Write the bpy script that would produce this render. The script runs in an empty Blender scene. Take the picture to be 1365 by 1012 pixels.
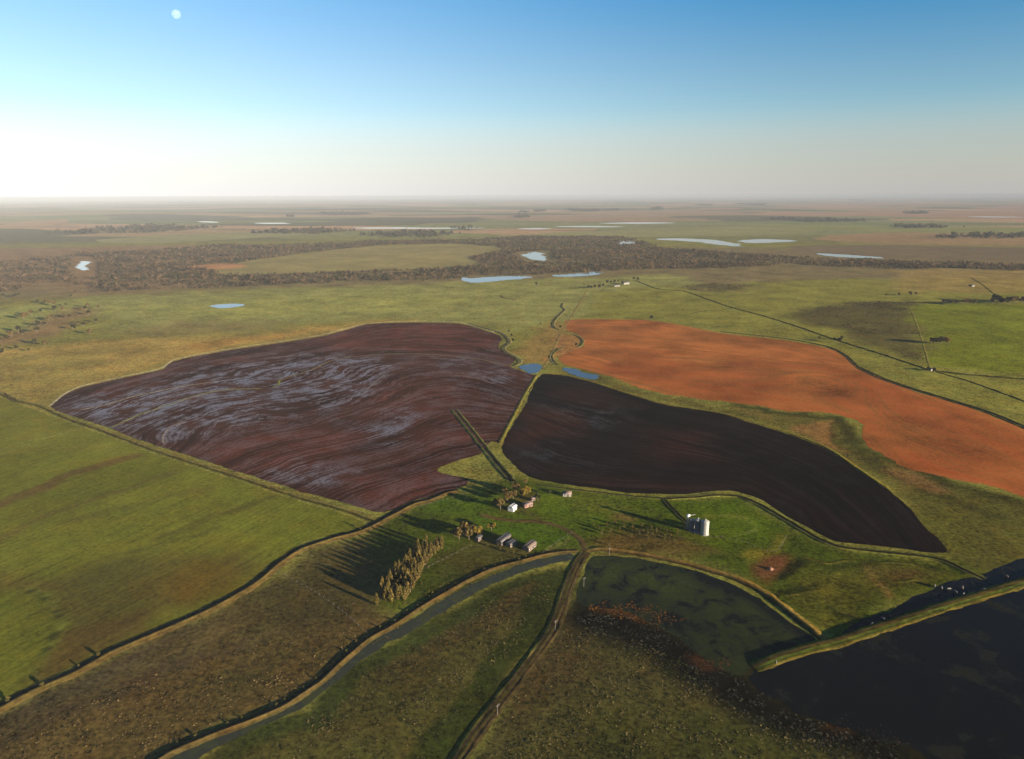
import bpy, bmesh, math, random
import numpy as np
from mathutils import Vector, Matrix
from mathutils.geometry import delaunay_2d_cdt

random.seed(7)
RNG = np.random.default_rng(11)
SC = bpy.context.scene
COL = SC.collection

# ------------------------------------------------------------------ camera
CAM_H = 220.0
FPX = 910.0
PITCH = math.atan((506 - 260.5) / FPX)
ROLL = math.radians(0.22)
_c, _s = math.cos(ROLL), math.sin(ROLL)
R0 = Vector((1, 0, 0))
F0 = Vector((0, math.cos(PITCH), -math.sin(PITCH)))
D0 = Vector((0, -math.sin(PITCH), -math.cos(PITCH)))
AX_R = R0 * _c + D0 * _s
AX_D = R0 * -_s + D0 * _c
cam_data = bpy.data.cameras.new('camera')
cam = bpy.data.objects.new('camera', cam_data)
COL.objects.link(cam)
cam_data.sensor_width = 36.0
cam_data.lens = 36.0 * FPX / 1365.0
cam_data.clip_start = 1.0
cam_data.clip_end = 500000.0
m = Matrix.Identity(4)
for i in range(3):
    m[i][0] = AX_R[i]
    m[i][1] = -AX_D[i]
    m[i][2] = -F0[i]
m[2][3] = CAM_H
cam.matrix_world = m
SC.camera = cam

# ------------------------------------------------------------------ sky and sun
SUN_EL = math.radians(9.5)
SUN_ROT = math.radians(124.0)        # clockwise from +Y
SUN_DIR = Vector((math.sin(SUN_ROT) * math.cos(SUN_EL), math.cos(SUN_ROT) * math.cos(SUN_EL), math.sin(SUN_EL)))
world = bpy.data.worlds.new('World')
SC.world = world
world.use_nodes = True
wt = world.node_tree
bg = wt.nodes['Background']
sky = wt.nodes.new('ShaderNodeTexSky')
sky.sky_type = 'NISHITA'
sky.sun_disc = False
sky.sun_elevation = SUN_EL
sky.sun_rotation = SUN_ROT
sky.altitude = 200
sky.air_density = 1.0
sky.dust_density = 0.35
sky.ozone_density = 3.0
hs = wt.nodes.new('ShaderNodeHueSaturation')
hs.inputs['Saturation'].default_value = 1.27
hs.inputs['Value'].default_value = 1.0
tc = wt.nodes.new('ShaderNodeTexCoord')
sep = wt.nodes.new('ShaderNodeSeparateXYZ')
ramp = wt.nodes.new('ShaderNodeValToRGB')       # low mist near the horizon, all round
ramp.color_ramp.interpolation = 'EASE'
e = ramp.color_ramp.elements
e[0].position = 0.0; e[0].color = (0.92, 0.92, 0.92, 1)
e[1].position = 0.30; e[1].color = (0, 0, 0, 1)
n = e.new(0.05); n.color = (0.72, 0.72, 0.72, 1)
n = e.new(0.12); n.color = (0.28, 0.28, 0.28, 1)
bw = wt.nodes.new('ShaderNodeRGBToBW')
mist = wt.nodes.new('ShaderNodeMix'); mist.data_type = 'RGBA'; mist.blend_type = 'MULTIPLY'
mist.inputs[0].default_value = 1.0
mist.inputs[7].default_value = (1.0, 0.98, 0.975, 1)
mx = wt.nodes.new('ShaderNodeMix'); mx.data_type = 'RGBA'
wt.links.new(sky.outputs[0], hs.inputs['Color'])
wt.links.new(tc.outputs['Generated'], sep.inputs[0])
wt.links.new(sep.outputs['Z'], ramp.inputs[0])
sky2 = wt.nodes.new('ShaderNodeTexSky')
for a_ in ('sky_type', 'sun_disc', 'sun_elevation', 'sun_rotation', 'altitude', 'air_density', 'dust_density', 'ozone_density'):
    setattr(sky2, a_, getattr(sky, a_))
zmax = wt.nodes.new('ShaderNodeMath'); zmax.operation = 'MAXIMUM'; zmax.inputs[1].default_value = 0.10
cxyz = wt.nodes.new('ShaderNodeCombineXYZ')
wt.links.new(sep.outputs['X'], cxyz.inputs[0]); wt.links.new(sep.outputs['Y'], cxyz.inputs[1])
wt.links.new(sep.outputs['Z'], zmax.inputs[0]); wt.links.new(zmax.outputs[0], cxyz.inputs[2])
wt.links.new(cxyz.outputs[0], sky2.inputs[0])
wt.links.new(sky2.outputs[0], bw.inputs[0])
wt.links.new(bw.outputs[0], mist.inputs[6])
wt.links.new(ramp.outputs[0], mx.inputs[0])
wt.links.new(hs.outputs[0], mx.inputs[6])
wt.links.new(mist.outputs[2], mx.inputs[7])
# air is brightest opposite the low sun
dp = wt.nodes.new('ShaderNodeVectorMath'); dp.operation = 'DOT_PRODUCT'
dp.inputs[1].default_value = (-math.sin(SUN_ROT), -math.cos(SUN_ROT), 0)
wt.links.new(tc.outputs['Generated'], dp.inputs[0])
lob = wt.nodes.new('ShaderNodeMapRange'); lob.interpolation_type = 'SMOOTHSTEP'
for i_, q_ in enumerate((-0.25, 1.05, 0.88, 1.11)): lob.inputs[i_ + 1].default_value = q_
wt.links.new(dp.outputs['Value'], lob.inputs[0])
sat = wt.nodes.new('ShaderNodeMapRange'); sat.interpolation_type = 'SMOOTHSTEP'    # deepest blue square to the sun
for i_, q_ in enumerate((-0.1, 0.95, 1.42, 1.10)): sat.inputs[i_ + 1].default_value = q_
wt.links.new(dp.outputs['Value'], sat.inputs[0]); wt.links.new(sat.outputs[0], hs.inputs['Saturation'])
lm = wt.nodes.new('ShaderNodeMix'); lm.data_type = 'RGBA'; lm.blend_type = 'MULTIPLY'; lm.inputs[0].default_value = 1.0
cl = wt.nodes.new('ShaderNodeCombineXYZ')
for i_ in range(3): wt.links.new(lob.outputs[0], cl.inputs[i_])
wt.links.new(mx.outputs[2], lm.inputs[6]); wt.links.new(cl.outputs[0], lm.inputs[7])
wt.links.new(lm.outputs[2], bg.inputs[0])
bg.inputs[1].default_value = 0.05

sun_data = bpy.data.lights.new('sun', 'SUN')
sun_data.energy = 5.0
sun_data.angle = math.radians(0.55)
sun_data.color = (1.0, 0.86, 0.66)
sun = bpy.data.objects.new('sun', sun_data)
COL.objects.link(sun)
sun.rotation_euler = SUN_DIR.to_track_quat('Z', 'Y').to_euler()
sun.location = (300, -300, 300)

SC.view_settings.view_transform = 'Standard'
SC.view_settings.look = 'None'
SC.view_settings.gamma = 1.0
SC.view_settings.exposure = 2.11
SC.cycles.use_denoising = True
SC.cycles.use_adaptive_sampling = False
SC.cycles.volume_bounces = 0
SC.cycles.max_bounces = 6

# ------------------------------------------------------------------ helpers
def G(x, y):
    """photo pixel -> point on the flat ground"""
    u, v = (x - 682.5) / FPX, (y - 506.0) / FPX
    d = AX_R * u + AX_D * v + F0
    t = CAM_H / -d.z
    return (d.x * t, d.y * t)

def GP(pts):
    return np.array([G(*p) for p in pts], float)

def lin(c):
    c = np.asarray(c, float) / 255.0
    return np.where(c <= 0.04045, c / 12.92, ((c + 0.055) / 1.055) ** 2.4)

KLIT = np.array([1.58, 1.60, 2.06])
def A(r, g, b, k=1.0):
    """base colour for flat ground that looks like this sRGB value in the low sun"""
    return np.clip(lin((r, g, b)) / KLIT * k, 0.002, 0.85)

def nz(x, y, s, seed=0.0):
    """cheap smooth 2-D noise, about -1..1"""
    x = x / s + seed * 17.3; y = y / s + seed * 9.1
    return (np.sin(x * 1.0 + 1.7 * np.sin(y * 0.9 + seed)) + np.sin(y * 1.23 + 1.4 * np.sin(x * 0.77 + 2.1 + seed))
            + 0.6 * np.sin(1.9 * x - 1.3 * y + 1.1 * np.sin(x * 1.7 + seed)) + 0.5 * np.sin(2.7 * y + 2.3 * x + seed * 3)) / 2.6

def in_poly(px, py, poly):
    ins = np.zeros(px.shape, bool)
    n = len(poly)
    j = n - 1
    for i in range(n):
        xi, yi = poly[i]; xj, yj = poly[j]
        if yi != yj:
            c = ((yi > py) != (yj > py)) & (px < (xj - xi) * (py - yi) / (yj - yi) + xi)
            ins ^= c
        j = i
    return ins

def poly_dist(px, py, poly, closed=True):
    d = np.full(px.shape, 1e12)
    n = len(poly)
    for i in range(n if closed else n - 1):
        ax, ay = poly[i]; bx, by = poly[(i + 1) % n]
        vx, vy = bx - ax, by - ay
        L = vx * vx + vy * vy + 1e-9
        t = np.clip(((px - ax) * vx + (py - ay) * vy) / L, 0, 1)
        d = np.minimum(d, (px - ax - t * vx) ** 2 + (py - ay - t * vy) ** 2)
    return np.sqrt(d)

def smooth01(t):
    t = np.clip(t, 0, 1)
    return t * t * (3 - 2 * t)

def soft_mask(px, py, poly, soft):
    """1 inside, 0 outside, soft metres wide edge"""
    res = np.zeros(px.shape)
    lo = poly.min(0) - soft; hi = poly.max(0) + soft
    k = (px > lo[0]) & (px < hi[0]) & (py > lo[1]) & (py < hi[1])
    if not k.any():
        return res
    x, y = px[k], py[k]
    d = poly_dist(x, y, poly)
    ins = in_poly(x, y, poly)
    sd = np.where(ins, d, -d)
    res[k] = smooth01(sd / soft * 0.5 + 0.5)
    return res

def line_mask(px, py, line, width, soft):
    lo = line.min(0) - width - soft; hi = line.max(0) + width + soft
    res = np.zeros(px.shape)
    k = (px > lo[0]) & (px < hi[0]) & (py > lo[1]) & (py < hi[1])
    if not k.any():
        return res
    d = poly_dist(px[k], py[k], line, False)
    res[k] = smooth01((width + soft - d) / soft)
    return res

def catmull(pts, step, closed=False):
    pts = np.asarray(pts, float)
    n = len(pts)
    out = []
    segs = n if closed else n - 1
    for i in range(segs):
        if closed:
            p0, p1, p2, p3 = pts[(i - 1) % n], pts[i], pts[(i + 1) % n], pts[(i + 2) % n]
        else:
            p0, p1, p2, p3 = pts[max(i - 1, 0)], pts[i], pts[i + 1], pts[min(i + 2, n - 1)]
        L = np.linalg.norm(p2 - p1)
        k = max(1, int(L / step))
        # centripetal-like softened tangents so uneven spacing does not overshoot
        t1 = (p2 - p0); t2 = (p3 - p1)
        t1 = t1 / (np.linalg.norm(t1) + 1e-9) * L
        t2 = t2 / (np.linalg.norm(t2) + 1e-9) * L
        for q in range(k):
            t = q / k
            h00 = 2 * t ** 3 - 3 * t ** 2 + 1; h10 = t ** 3 - 2 * t ** 2 + t
            h01 = -2 * t ** 3 + 3 * t ** 2; h11 = t ** 3 - t ** 2
            out.append(h00 * p1 + h10 * t1 * 0.8 + h01 * p2 + h11 * t2 * 0.8)
    if not closed:
        out.append(pts[-1])
    return np.array(out)

def mesh_np(name, verts, faces, colors=None, attrs=None, smooth=False):
    """verts (n,3), faces (m,k) all the same k"""
    me = bpy.data.meshes.new(name)
    verts = np.asarray(verts, np.float32); faces = np.asarray(faces, np.int32)
    nf, k = faces.shape
    me.vertices.add(len(verts)); me.vertices.foreach_set('co', verts.ravel())
    me.loops.add(nf * k); me.loops.foreach_set('vertex_index', faces.ravel())
    me.polygons.add(nf)
    me.polygons.foreach_set('loop_start', np.arange(0, nf * k, k, dtype=np.int32))
    try:
        me.polygons.foreach_set('loop_total', np.full(nf, k, np.int32))
    except Exception:
        pass
    if smooth:
        me.polygons.foreach_set('use_smooth', np.ones(nf, bool))
    me.update(calc_edges=True)
    if colors is not None:
        set_col(me, colors)
    for an, av in (attrs or {}).items():
        at = me.attributes.new(an, 'FLOAT', 'POINT')
        at.data.foreach_set('value', np.asarray(av, np.float32))
    return me

def set_col(me, colors):
    ca = me.color_attributes.new('Col', 'FLOAT_COLOR', 'POINT')
    c = np.ones((len(me.vertices), 4), np.float32)
    c[:, :3] = colors
    ca.data.foreach_set('color', c.ravel())

def link(name, me, mat=None, parent=None, loc=None, rotz=0.0):
    o = bpy.data.objects.new(name, me)
    COL.objects.link(o)
    if mat is not None and me is not None and not me.materials:
        me.materials.append(mat)
    if parent is not None:
        o.parent = parent
    if loc is not None:
        o.location = loc
    o.rotation_euler.z = rotz
    return o

def tag(o, label, cat, group=None, kind=None):
    o['label'] = label
    if cat: o['category'] = cat
    if group: o['group'] = group
    if kind: o['kind'] = kind
    return o

def struct(o):
    o['kind'] = 'structure'
    return o

def thing(name, label, cat, loc, rotz=0.0, group=None):
    o = bpy.data.objects.new(name, None)
    COL.objects.link(o)
    o.empty_display_size = 1.0
    o.location = loc; o.rotation_euler.z = rotz
    return tag(o, label, cat, group)

# ------------------------------------------------------------------ materials
class NB:
    """small node-building helper"""
    def __init__(self, name):
        self.m = bpy.data.materials.new(name); self.m.use_nodes = True
        self.t = self.m.node_tree
        self.b = self.t.nodes['Principled BSDF']
        self.out = self.t.nodes['Material Output']
        self.L = self.t.links.new
    def n(self, kind, **kw):
        nd = self.t.nodes.new('ShaderNode' + kind)
        for k, v in kw.items():
            setattr(nd, k, v)
        return nd
    def math(self, op, a, b=None, c=None, clamp=False):
        nd = self.n('Math', operation=op); nd.use_clamp = clamp
        for i, v in enumerate((a, b, c)):
            if v is None: continue
            if isinstance(v, (int, float)): nd.inputs[i].default_value = v
            else: self.L(v, nd.inputs[i])
        return nd.outputs[0]
    def noise(self, vec, scale, detail=3.0, rough=0.55, dist=0.0):
        nd = self.n('TexNoise'); nd.inputs['Scale'].default_value = scale
        nd.inputs['Detail'].default_value = detail; nd.inputs['Roughness'].default_value = rough
        nd.inputs['Distortion'].default_value = dist
        if vec is not None: self.L(vec, nd.inputs['Vector'])
        return nd.outputs['Fac']
    def mapr(self, v, a, b, c=0.0, d=1.0):
        nd = self.n('MapRange'); nd.interpolation_type = 'SMOOTHSTEP'
        self.L(v, nd.inputs[0])
        for i, q in enumerate((a, b, c, d)): nd.inputs[i + 1].default_value = q
        return nd.outputs[0]
    def mix(self, f, a, b, blend='MIX'):
        nd = self.n('Mix'); nd.data_type = 'RGBA'; nd.blend_type = blend
        for i, v in ((0, f), (6, a), (7, b)):
            if isinstance(v, (int, float)): nd.inputs[i].default_value = v
            elif isinstance(v, (tuple, list, np.ndarray)): nd.inputs[i].default_value = (*[float(q) for q in v[:3]], 1)
            else: self.L(v, nd.inputs[i])
        return nd.outputs[2]
    def attr(self, name):
        return self.n('Attribute', attribute_name=name)
    def pos(self):
        return self.n('NewGeometry').outputs['Position']
    def mapping(self, vec, scale=(1, 1, 1), rot=(0, 0, 0)):
        if any(rot):
            nr = self.n('Mapping'); nr.inputs['Rotation'].default_value = rot
            self.L(vec, nr.inputs[0]); vec = nr.outputs[0]
        nd = self.n('Mapping'); nd.inputs['Scale'].default_value = scale
        self.L(vec, nd.inputs[0]); return nd.outputs[0]
    def bump(self, h, strength, dist):
        nd = self.n('Bump'); nd.inputs['Strength'].default_value = strength; nd.inputs['Distance'].default_value = dist
        self.L(h, nd.inputs['Height']); self.L(nd.outputs[0], self.b.inputs['Normal'])

def mat_land(name, amp=0.34, fine=0.45, bump=0.35, patches=False, rows=None):
    k = NB(name)
    p = k.pos()
    col = k.attr('Col').outputs['Color']
    big = k.noise(p, 1 / 60.0, 5, 0.65)
    mid = k.noise(p, 1 / 9.0, 5, 0.68)
    fin = k.noise(p, 1 / 2.6, 4, 0.75)
    v = k.math('ADD', k.math('MULTIPLY', k.math('SUBTRACT', big, 0.5), amp * 4.0), 1.0)
    v = k.math('ADD', v, k.math('MULTIPLY', k.math('SUBTRACT', mid, 0.5), amp * 4.5))
    v = k.math('ADD', v, k.math('MULTIPLY', k.math('SUBTRACT', fin, 0.5), fine * 5.0))
    if rows is not None:
        rw = k.noise(k.mapping(p, (1 / 110.0, 1 / 2.4, 0), (0, 0, -rows)), 1.0, 4, 0.7)
        v = k.math('ADD', v, k.math('MULTIPLY', k.math('SUBTRACT', rw, 0.5), 1.5))
    v = k.math('MAXIMUM', v, 0.25)
    # dry/green drift
    hue = k.noise(p, 1 / 28.0, 5, 0.65)
    dry = k.mix(k.mapr(hue, 0.42, 0.72, 0.0, 0.45), col, k.mix(1.0, col, (1.35, 0.98, 0.80), 'MULTIPLY'))
    grn = k.mix(k.mapr(k.noise(p, 1 / 17.0, 4, 0.6), 0.5, 0.75, 0.0, 0.4), dry, k.mix(1.0, dry, (0.80, 1.08, 0.85), 'MULTIPLY'))
    if patches:      # far patchwork of fields, too distant to build one by one
        far = k.attr('far').outputs['Fac']
        pm = k.mapping(p, (1 / 1700.0, 1 / 800.0, 0), (0, 0, 0.25))
        vo = k.n('TexVoronoi'); vo.distance = 'MANHATTAN'; vo.voronoi_dimensions = '2D'
        vo.inputs['Scale'].default_value = 1.0; vo.inputs['Randomness'].default_value = 0.9
        k.L(pm, vo.inputs['Vector'])
        sp = k.n('SeparateColor'); k.L(vo.outputs['Color'], sp.inputs[0])
        cr = k.n('ValToRGB'); cr.color_ramp.interpolation = 'CONSTANT'
        k.L(sp.outputs[0], cr.inputs[0])
        pal = [A(134, 132, 88), A(166, 138, 104), A(104, 98, 78), A(186, 146, 118), A(124, 128, 80), A(96, 92, 74), A(158, 130, 98)]
        els = cr.color_ramp.elements
        for i, c in enumerate(pal):
            el = els[i] if i < 2 else els.new(i / len(pal))
            el.position = i / len(pal); el.color = (*c, 1)
        strk = k.noise(k.mapping(p, (1 / 3000.0, 1 / 480.0, 0), (0, 0, 0.12)), 1.0, 5, 0.65)
        fc = k.mix(k.mapr(strk, 0.50, 0.66, 0, 0.7), cr.outputs[0], A(96, 92, 76))
        grn = k.mix(far, grn, fc)
    c2 = k.n('Mix'); c2.data_type = 'RGBA'; c2.blend_type = 'MULTIPLY'; c2.inputs[0].default_value = 1
    cmb = k.n('CombineXYZ')
    for i in range(3): k.L(v, cmb.inputs[i])
    k.L(grn, c2.inputs[6]); k.L(cmb.outputs[0], c2.inputs[7])
    k.L(c2.outputs[2], k.b.inputs['Base Color'])
    k.b.inputs['Roughness'].default_value = 0.95
    k.b.inputs['Specular IOR Level'].default_value = 0.0
    k.bump(k.math('ADD', k.math('MULTIPLY', mid, 0.5), fin), bump, 0.22)
    return k.m

def mat_field(name, dark, mid_c, red, fin_amp=1.9, big_amp=1.8, wet_amt=0.5, rows=2.2, wet_rough=0.22, wet_sheen_c=(0.012, 0.012, 0.014), flow=1.0):
    """worked soil: streaks run along the flow attribute phi (metres across the contour)"""
    k = NB(name)
    p = k.pos()
    phi = k.attr('phi').outputs['Fac']
    phi = k.math('ADD', phi, k.math('MULTIPLY', k.noise(p, 1 / 50.0, 4, 0.55), 17.0))
    phi = k.math('ADD', phi, k.math('MULTIPLY', k.noise(p, 1 / 9.0, 4, 0.65), 2.6))
    sep = k.n('SeparateXYZ'); k.L(p, sep.inputs[0])
    cm = k.n('CombineXYZ')
    k.L(k.math('MULTIPLY', phi, 1 / 10.0), cm.inputs[0])
    k.L(k.math('MULTIPLY', sep.outputs[0], 1 / 170.0 * flow), cm.inputs[1])
    k.L(k.math('MULTIPLY', sep.outputs[1], 1 / 170.0 * flow), cm.inputs[2])
    s1 = k.noise(cm.outputs[0], 1.0, 6, 0.62, 0.1)
    cm2 = k.n('CombineXYZ')
    k.L(k.math('MULTIPLY', phi, 1 / 1.7), cm2.inputs[0])
    k.L(k.math('MULTIPLY', sep.outputs[0], 1 / 130.0 * flow), cm2.inputs[1])
    k.L(k.math('MULTIPLY', sep.outputs[1], 1 / 130.0 * flow), cm2.inputs[2])
    s2 = k.noise(cm2.outputs[0], 1.0, 5, 0.65, 0.1)
    big = k.noise(p, 1 / 90.0, 4, 0.6)
    fin = k.noise(p, 1 / 3.0, 4, 0.65)
    redm = k.attr('red').outputs['Fac']
    wetm = k.attr('wet').outputs['Fac']
    base = k.mix(k.mapr(s1, 0.28, 0.68), dark, mid_c)
    rf = k.math('MULTIPLY', k.mapr(k.math('ADD', k.math('MULTIPLY', s1, 0.4), k.math('MULTIPLY', s2, 0.6)), 0.33, 0.66), redm, clamp=True)
    base = k.mix(rf, base, red)
    v = k.math('ADD', k.math('MULTIPLY', k.math('SUBTRACT', fin, 0.5), fin_amp), 1.0)
    v = k.math('ADD', v, k.math('MULTIPLY', k.math('SUBTRACT', s2, 0.5), 1.3))
    v = k.math('ADD', v, k.math('MULTIPLY', k.math('SUBTRACT', big, 0.5), big_amp))
    v = k.math('MAXIMUM', v, 0.3)
    cmb = k.n('CombineXYZ')
    for i in range(3): k.L(v, cmb.inputs[i])
    base = k.mix(1.0, base, cmb.outputs[0], 'MULTIPLY')
    base = k.mix(k.attr('Col').outputs['Alpha'], base, base)
    # standing water left in the furrows, its sky sheen partly painted into the colour
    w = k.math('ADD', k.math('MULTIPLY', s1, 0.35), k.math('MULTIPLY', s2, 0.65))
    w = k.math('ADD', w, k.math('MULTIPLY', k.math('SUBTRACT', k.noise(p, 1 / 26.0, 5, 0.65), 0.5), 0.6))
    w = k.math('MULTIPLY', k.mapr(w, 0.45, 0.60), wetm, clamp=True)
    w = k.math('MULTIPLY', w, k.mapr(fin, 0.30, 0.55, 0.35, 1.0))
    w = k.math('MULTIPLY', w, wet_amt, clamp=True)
    base = k.mix(w, base, wet_sheen_c)
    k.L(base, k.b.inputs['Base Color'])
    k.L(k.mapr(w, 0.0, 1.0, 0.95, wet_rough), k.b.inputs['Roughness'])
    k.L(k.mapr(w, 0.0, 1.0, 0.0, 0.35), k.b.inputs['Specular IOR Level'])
    h = k.math('ADD', k.math('MULTIPLY', s2, 2.0), fin)
    hh = k.math('MULTIPLY', h, k.mapr(w, 0.0, 0.8, 1.0, 0.12))
    k.bump(hh, 0.15, 0.15)
    return k.m

def mat_water(name, base=(0.010, 0.012, 0.012), rough=0.06, algae=None, amt=(0.45, 0.6), wave=0.05, scale=1 / 18.0, spec=0.5, weed=False):
    k = NB(name)
    p = k.pos()
    if algae is not None:
        a = k.mapr(k.noise(p, scale, 6, 0.62, 0.6), amt[0], amt[1])
        fi = k.noise(p, 1 / 2.0, 4, 0.65)
        a2 = k.math('MULTIPLY', a, k.mapr(fi, 0.35, 0.6, 0.45, 1.0))
        if weed: a2 = k.math('MULTIPLY', a2, k.attr('weed').outputs['Fac'])
        ac = k.mix(fi, tuple(np.array(algae) * 0.6), tuple(np.array(algae) * 1.35))
        k.L(k.mix(a2, base, ac), k.b.inputs['Base Color'])
        k.L(k.mapr(a2, 0, 1, rough, 0.9), k.b.inputs['Roughness'])
    else:
        k.b.inputs['Base Color'].default_value = (*base, 1)
        k.b.inputs['Roughness'].default_value = rough
    k.b.inputs['IOR'].default_value = 1.33
    k.b.inputs['Specular IOR Level'].default_value = spec
    k.bump(k.noise(p, 1 / 3.0, 3, 0.5), wave, 0.15)
    return k.m

def mat_leaf(name, var=0.35):
    k = NB(name)
    oi = k.n('ObjectInfo')
    col = k.attr('Col').outputs['Color']
    rnd = oi.outputs['Random']
    c = k.mix(k.mapr(rnd, 0, 1, 0, 0.55), col, k.mix(1.0, col, (0.72, 0.80, 0.70), 'MULTIPLY'))
    k.L(c, k.b.inputs['Base Color'])
    k.b.inputs['Roughness'].default_value = 0.85
    k.b.inputs['Specular IOR Level'].default_value = 0.1
    tl = k.n('BsdfTranslucent'); k.L(c, tl.inputs[0])
    ms = k.n('MixShader'); ms.inputs[0].default_value = 0.45
    k.L(k.b.outputs[0], ms.inputs[1]); k.L(tl.outputs[0], ms.inputs[2]); k.L(ms.outputs[0], k.out.inputs[0])
    return k.m

def mat_plain(name, col, rough=0.8, amp=0.25, scale=0.8, metal=0.0, bump=0.1, streak=False):
    k = NB(name)
    co = k.n('TexCoord').outputs['Object']
    vec = k.mapping(co, (1, 1, 0.15)) if streak else co
    f = k.noise(vec, scale, 5, 0.65)
    col = np.array(col, float)
    k.L(k.mix(f, tuple(col * (1 - amp)), tuple(np.clip(col * (1 + amp), 0, 0.85))), k.b.inputs['Base Color'])
    k.b.inputs['Roughness'].default_value = rough
    k.b.inputs['Metallic'].default_value = metal
    if bump: k.bump(k.noise(co, scale * 4, 3), bump, 0.05)
    return k.m

M_GROUND = mat_land('ground_cover', amp=0.42, fine=0.8, patches=True)
M_LAND = mat_land('bank_turf', amp=0.25, fine=0.6, bump=0.5)
_a, _b = G(0, 670), G(180, 608)
M_GREEN = mat_land('sown_grass', amp=0.22, fine=0.4, bump=0.25, rows=math.atan2(_b[1] - _a[1], _b[0] - _a[0]))
M_WATER = mat_water('pond_water', (0.03, 0.032, 0.032), 0.04, wave=0.004, spec=0.8)
M_PALEWATER = mat_water('pale_sheen_water', (0.12, 0.12, 0.115), 0.06, wave=0.004, spec=0.8)  # pale base colour stands in for low sky reflection on far ponds
M_LEAF = mat_leaf('leaves')
M_BARK = mat_plain('bark', (0.09, 0.065, 0.045), 0.95, 0.4, 3.0)

# ------------------------------------------------------------------ traced outlines (photo pixels)
BANK1 = [(-60, 978), (0, 946), (49, 920), (102, 897), (148, 871), (213, 843), (277, 815), (339, 780), (372, 753), (400, 734),
         (430, 723), (452, 717), (481, 709), (505, 698), (517, 691), (533, 683), (554, 672), (575, 667), (594, 659), (612, 654)]
BANKB = [(-40, 500), (0, 524), (26, 535), (50, 540), (94, 559), (138, 574), (190, 594), (243, 612), (322, 637), (400, 663), (452, 677), (484, 688), (503, 695)]
CHAN = [(205, 1040), (262, 1000), (330, 968), (400, 936), (440, 905), (470, 880), (505, 856), (545, 836), (590, 808), (640, 780), (690, 760), (730, 748), (764, 741)]
BANK2 = [(180, 1035), (232, 1003), (300, 975), (375, 945), (425, 912), (455, 885), (490, 855), (530, 832), (560, 812), (600, 788), (650, 762), (690, 750), (735, 739), (770, 735)]
TRACK = [(590, 1045), (612, 1012), (640, 970), (665, 938), (690, 905), (715, 872), (735, 843), (748, 812), (758, 780), (770, 752), (781, 736)]
TRACK2 = [(781, 736), (775, 722), (765, 712), (745, 702), (715, 695), (680, 694), (655, 690), (640, 686)]
BANK3 = [(781, 735), (800, 732), (850, 738), (900, 748), (950, 761), (985, 773), (1012, 786), (1040, 806), (1070, 830), (1102, 855)]
DIKE = [(1004, 890), (1040, 877), (1080, 865), (1110, 858), (1150, 845), (1200, 829), (1250, 812), (1300, 797), (1345, 783), (1380, 772), (1440, 752)]
FIELD_L = [(66, 541), (88, 525), (111, 516), (164, 504), (214, 493), (234, 481), (293, 469), (340, 462), (426, 449), (461, 440), (493, 432), (558, 430), (613, 432),
           (644, 440), (668, 449), (665, 464), (687, 479), (680, 488), (697, 495), (713, 502), (690, 548), (664, 590), (656, 588), (640, 605), (610, 614), (583, 626), (594, 632),
           (625, 640), (618, 649), (594, 655), (573, 662), (552, 667), (530, 679), (505, 683), (480, 677), (452, 668), (420, 660), (400, 655), (322, 630), (243, 605), (190, 588), (138, 568), (94, 554)]
FIELD_R = [(723, 499), (753, 501), (786, 509), (830, 523), (889, 540), (958, 551), (1019, 569), (1060, 582), (1102, 599), (1144, 627), (1191, 659), (1214, 680), (1236, 706), (1262, 736), (1214, 733),
           (1147, 725), (1115, 722), (1088, 710), (1064, 696), (1049, 688), (1013, 666), (984, 656), (958, 654), (907, 659), (840, 657), (778, 649), (714, 639), (690, 625), (669, 597), (700, 540)]
FIELD_O = [(759, 427), (820, 426), (862, 427), (900, 432), (960, 444), (1049, 454), (1102, 464), (1126, 475), (1143, 490), (1212, 519), (1271, 537), (1316, 552), (1360, 570), (1440, 604),
           (1440, 688), (1359, 660), (1328, 651), (1257, 636), (1212, 624), (1174, 606), (1150, 585), (1148, 565), (1108, 551), (1049, 548), (990, 538), (933, 532), (868, 521), (817, 503), (794, 497),
           (768, 490), (745, 482), (752, 472), (775, 463), (776, 452), (768, 445), (756, 440)]
FIELD_G = [(-60, 512), (0, 530), (45, 546), (94, 565), (138, 580), (190, 600), (243, 618), (322, 643), (400, 669), (452, 684), (478, 693), (485, 702), (470, 708), (440, 714), (405, 723), (385, 735),
           (362, 750), (330, 776), (270, 809), (205, 838), (140, 866), (95, 890), (40, 914), (-6, 940), (-60, 968)]
POND_R = [(792, 741), (850, 745), (900, 755), (948, 768), (982, 781), (1008, 795), (1036, 815), (1064, 838), (1090, 858), (1040, 874), (1003, 884), (985, 900), (950, 885), (905, 852), (870, 832), (820, 812), (775, 806), (770, 790), (778, 765)]
RESERVOIR = [(1006, 894), (1042, 882), (1082, 871), (1120, 861), (1155, 850), (1205, 834), (1255, 817), (1305, 801), (1350, 788), (1385, 778), (1450, 756), (1560, 800), (1480, 1100), (1300, 1100), (1230, 1010), (1150, 978), (1090, 962), (1040, 938), (1000, 910)]
WEDGE = [(1108, 850), (1128, 838), (1160, 822), (1200, 808), (1230, 790), (1262, 778), (1310, 764), (1365, 744), (1420, 722), (1440, 744), (1376, 766), (1340, 777), (1295, 791), (1245, 807), (1195, 824), (1145, 840), (1112, 852)]
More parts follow.
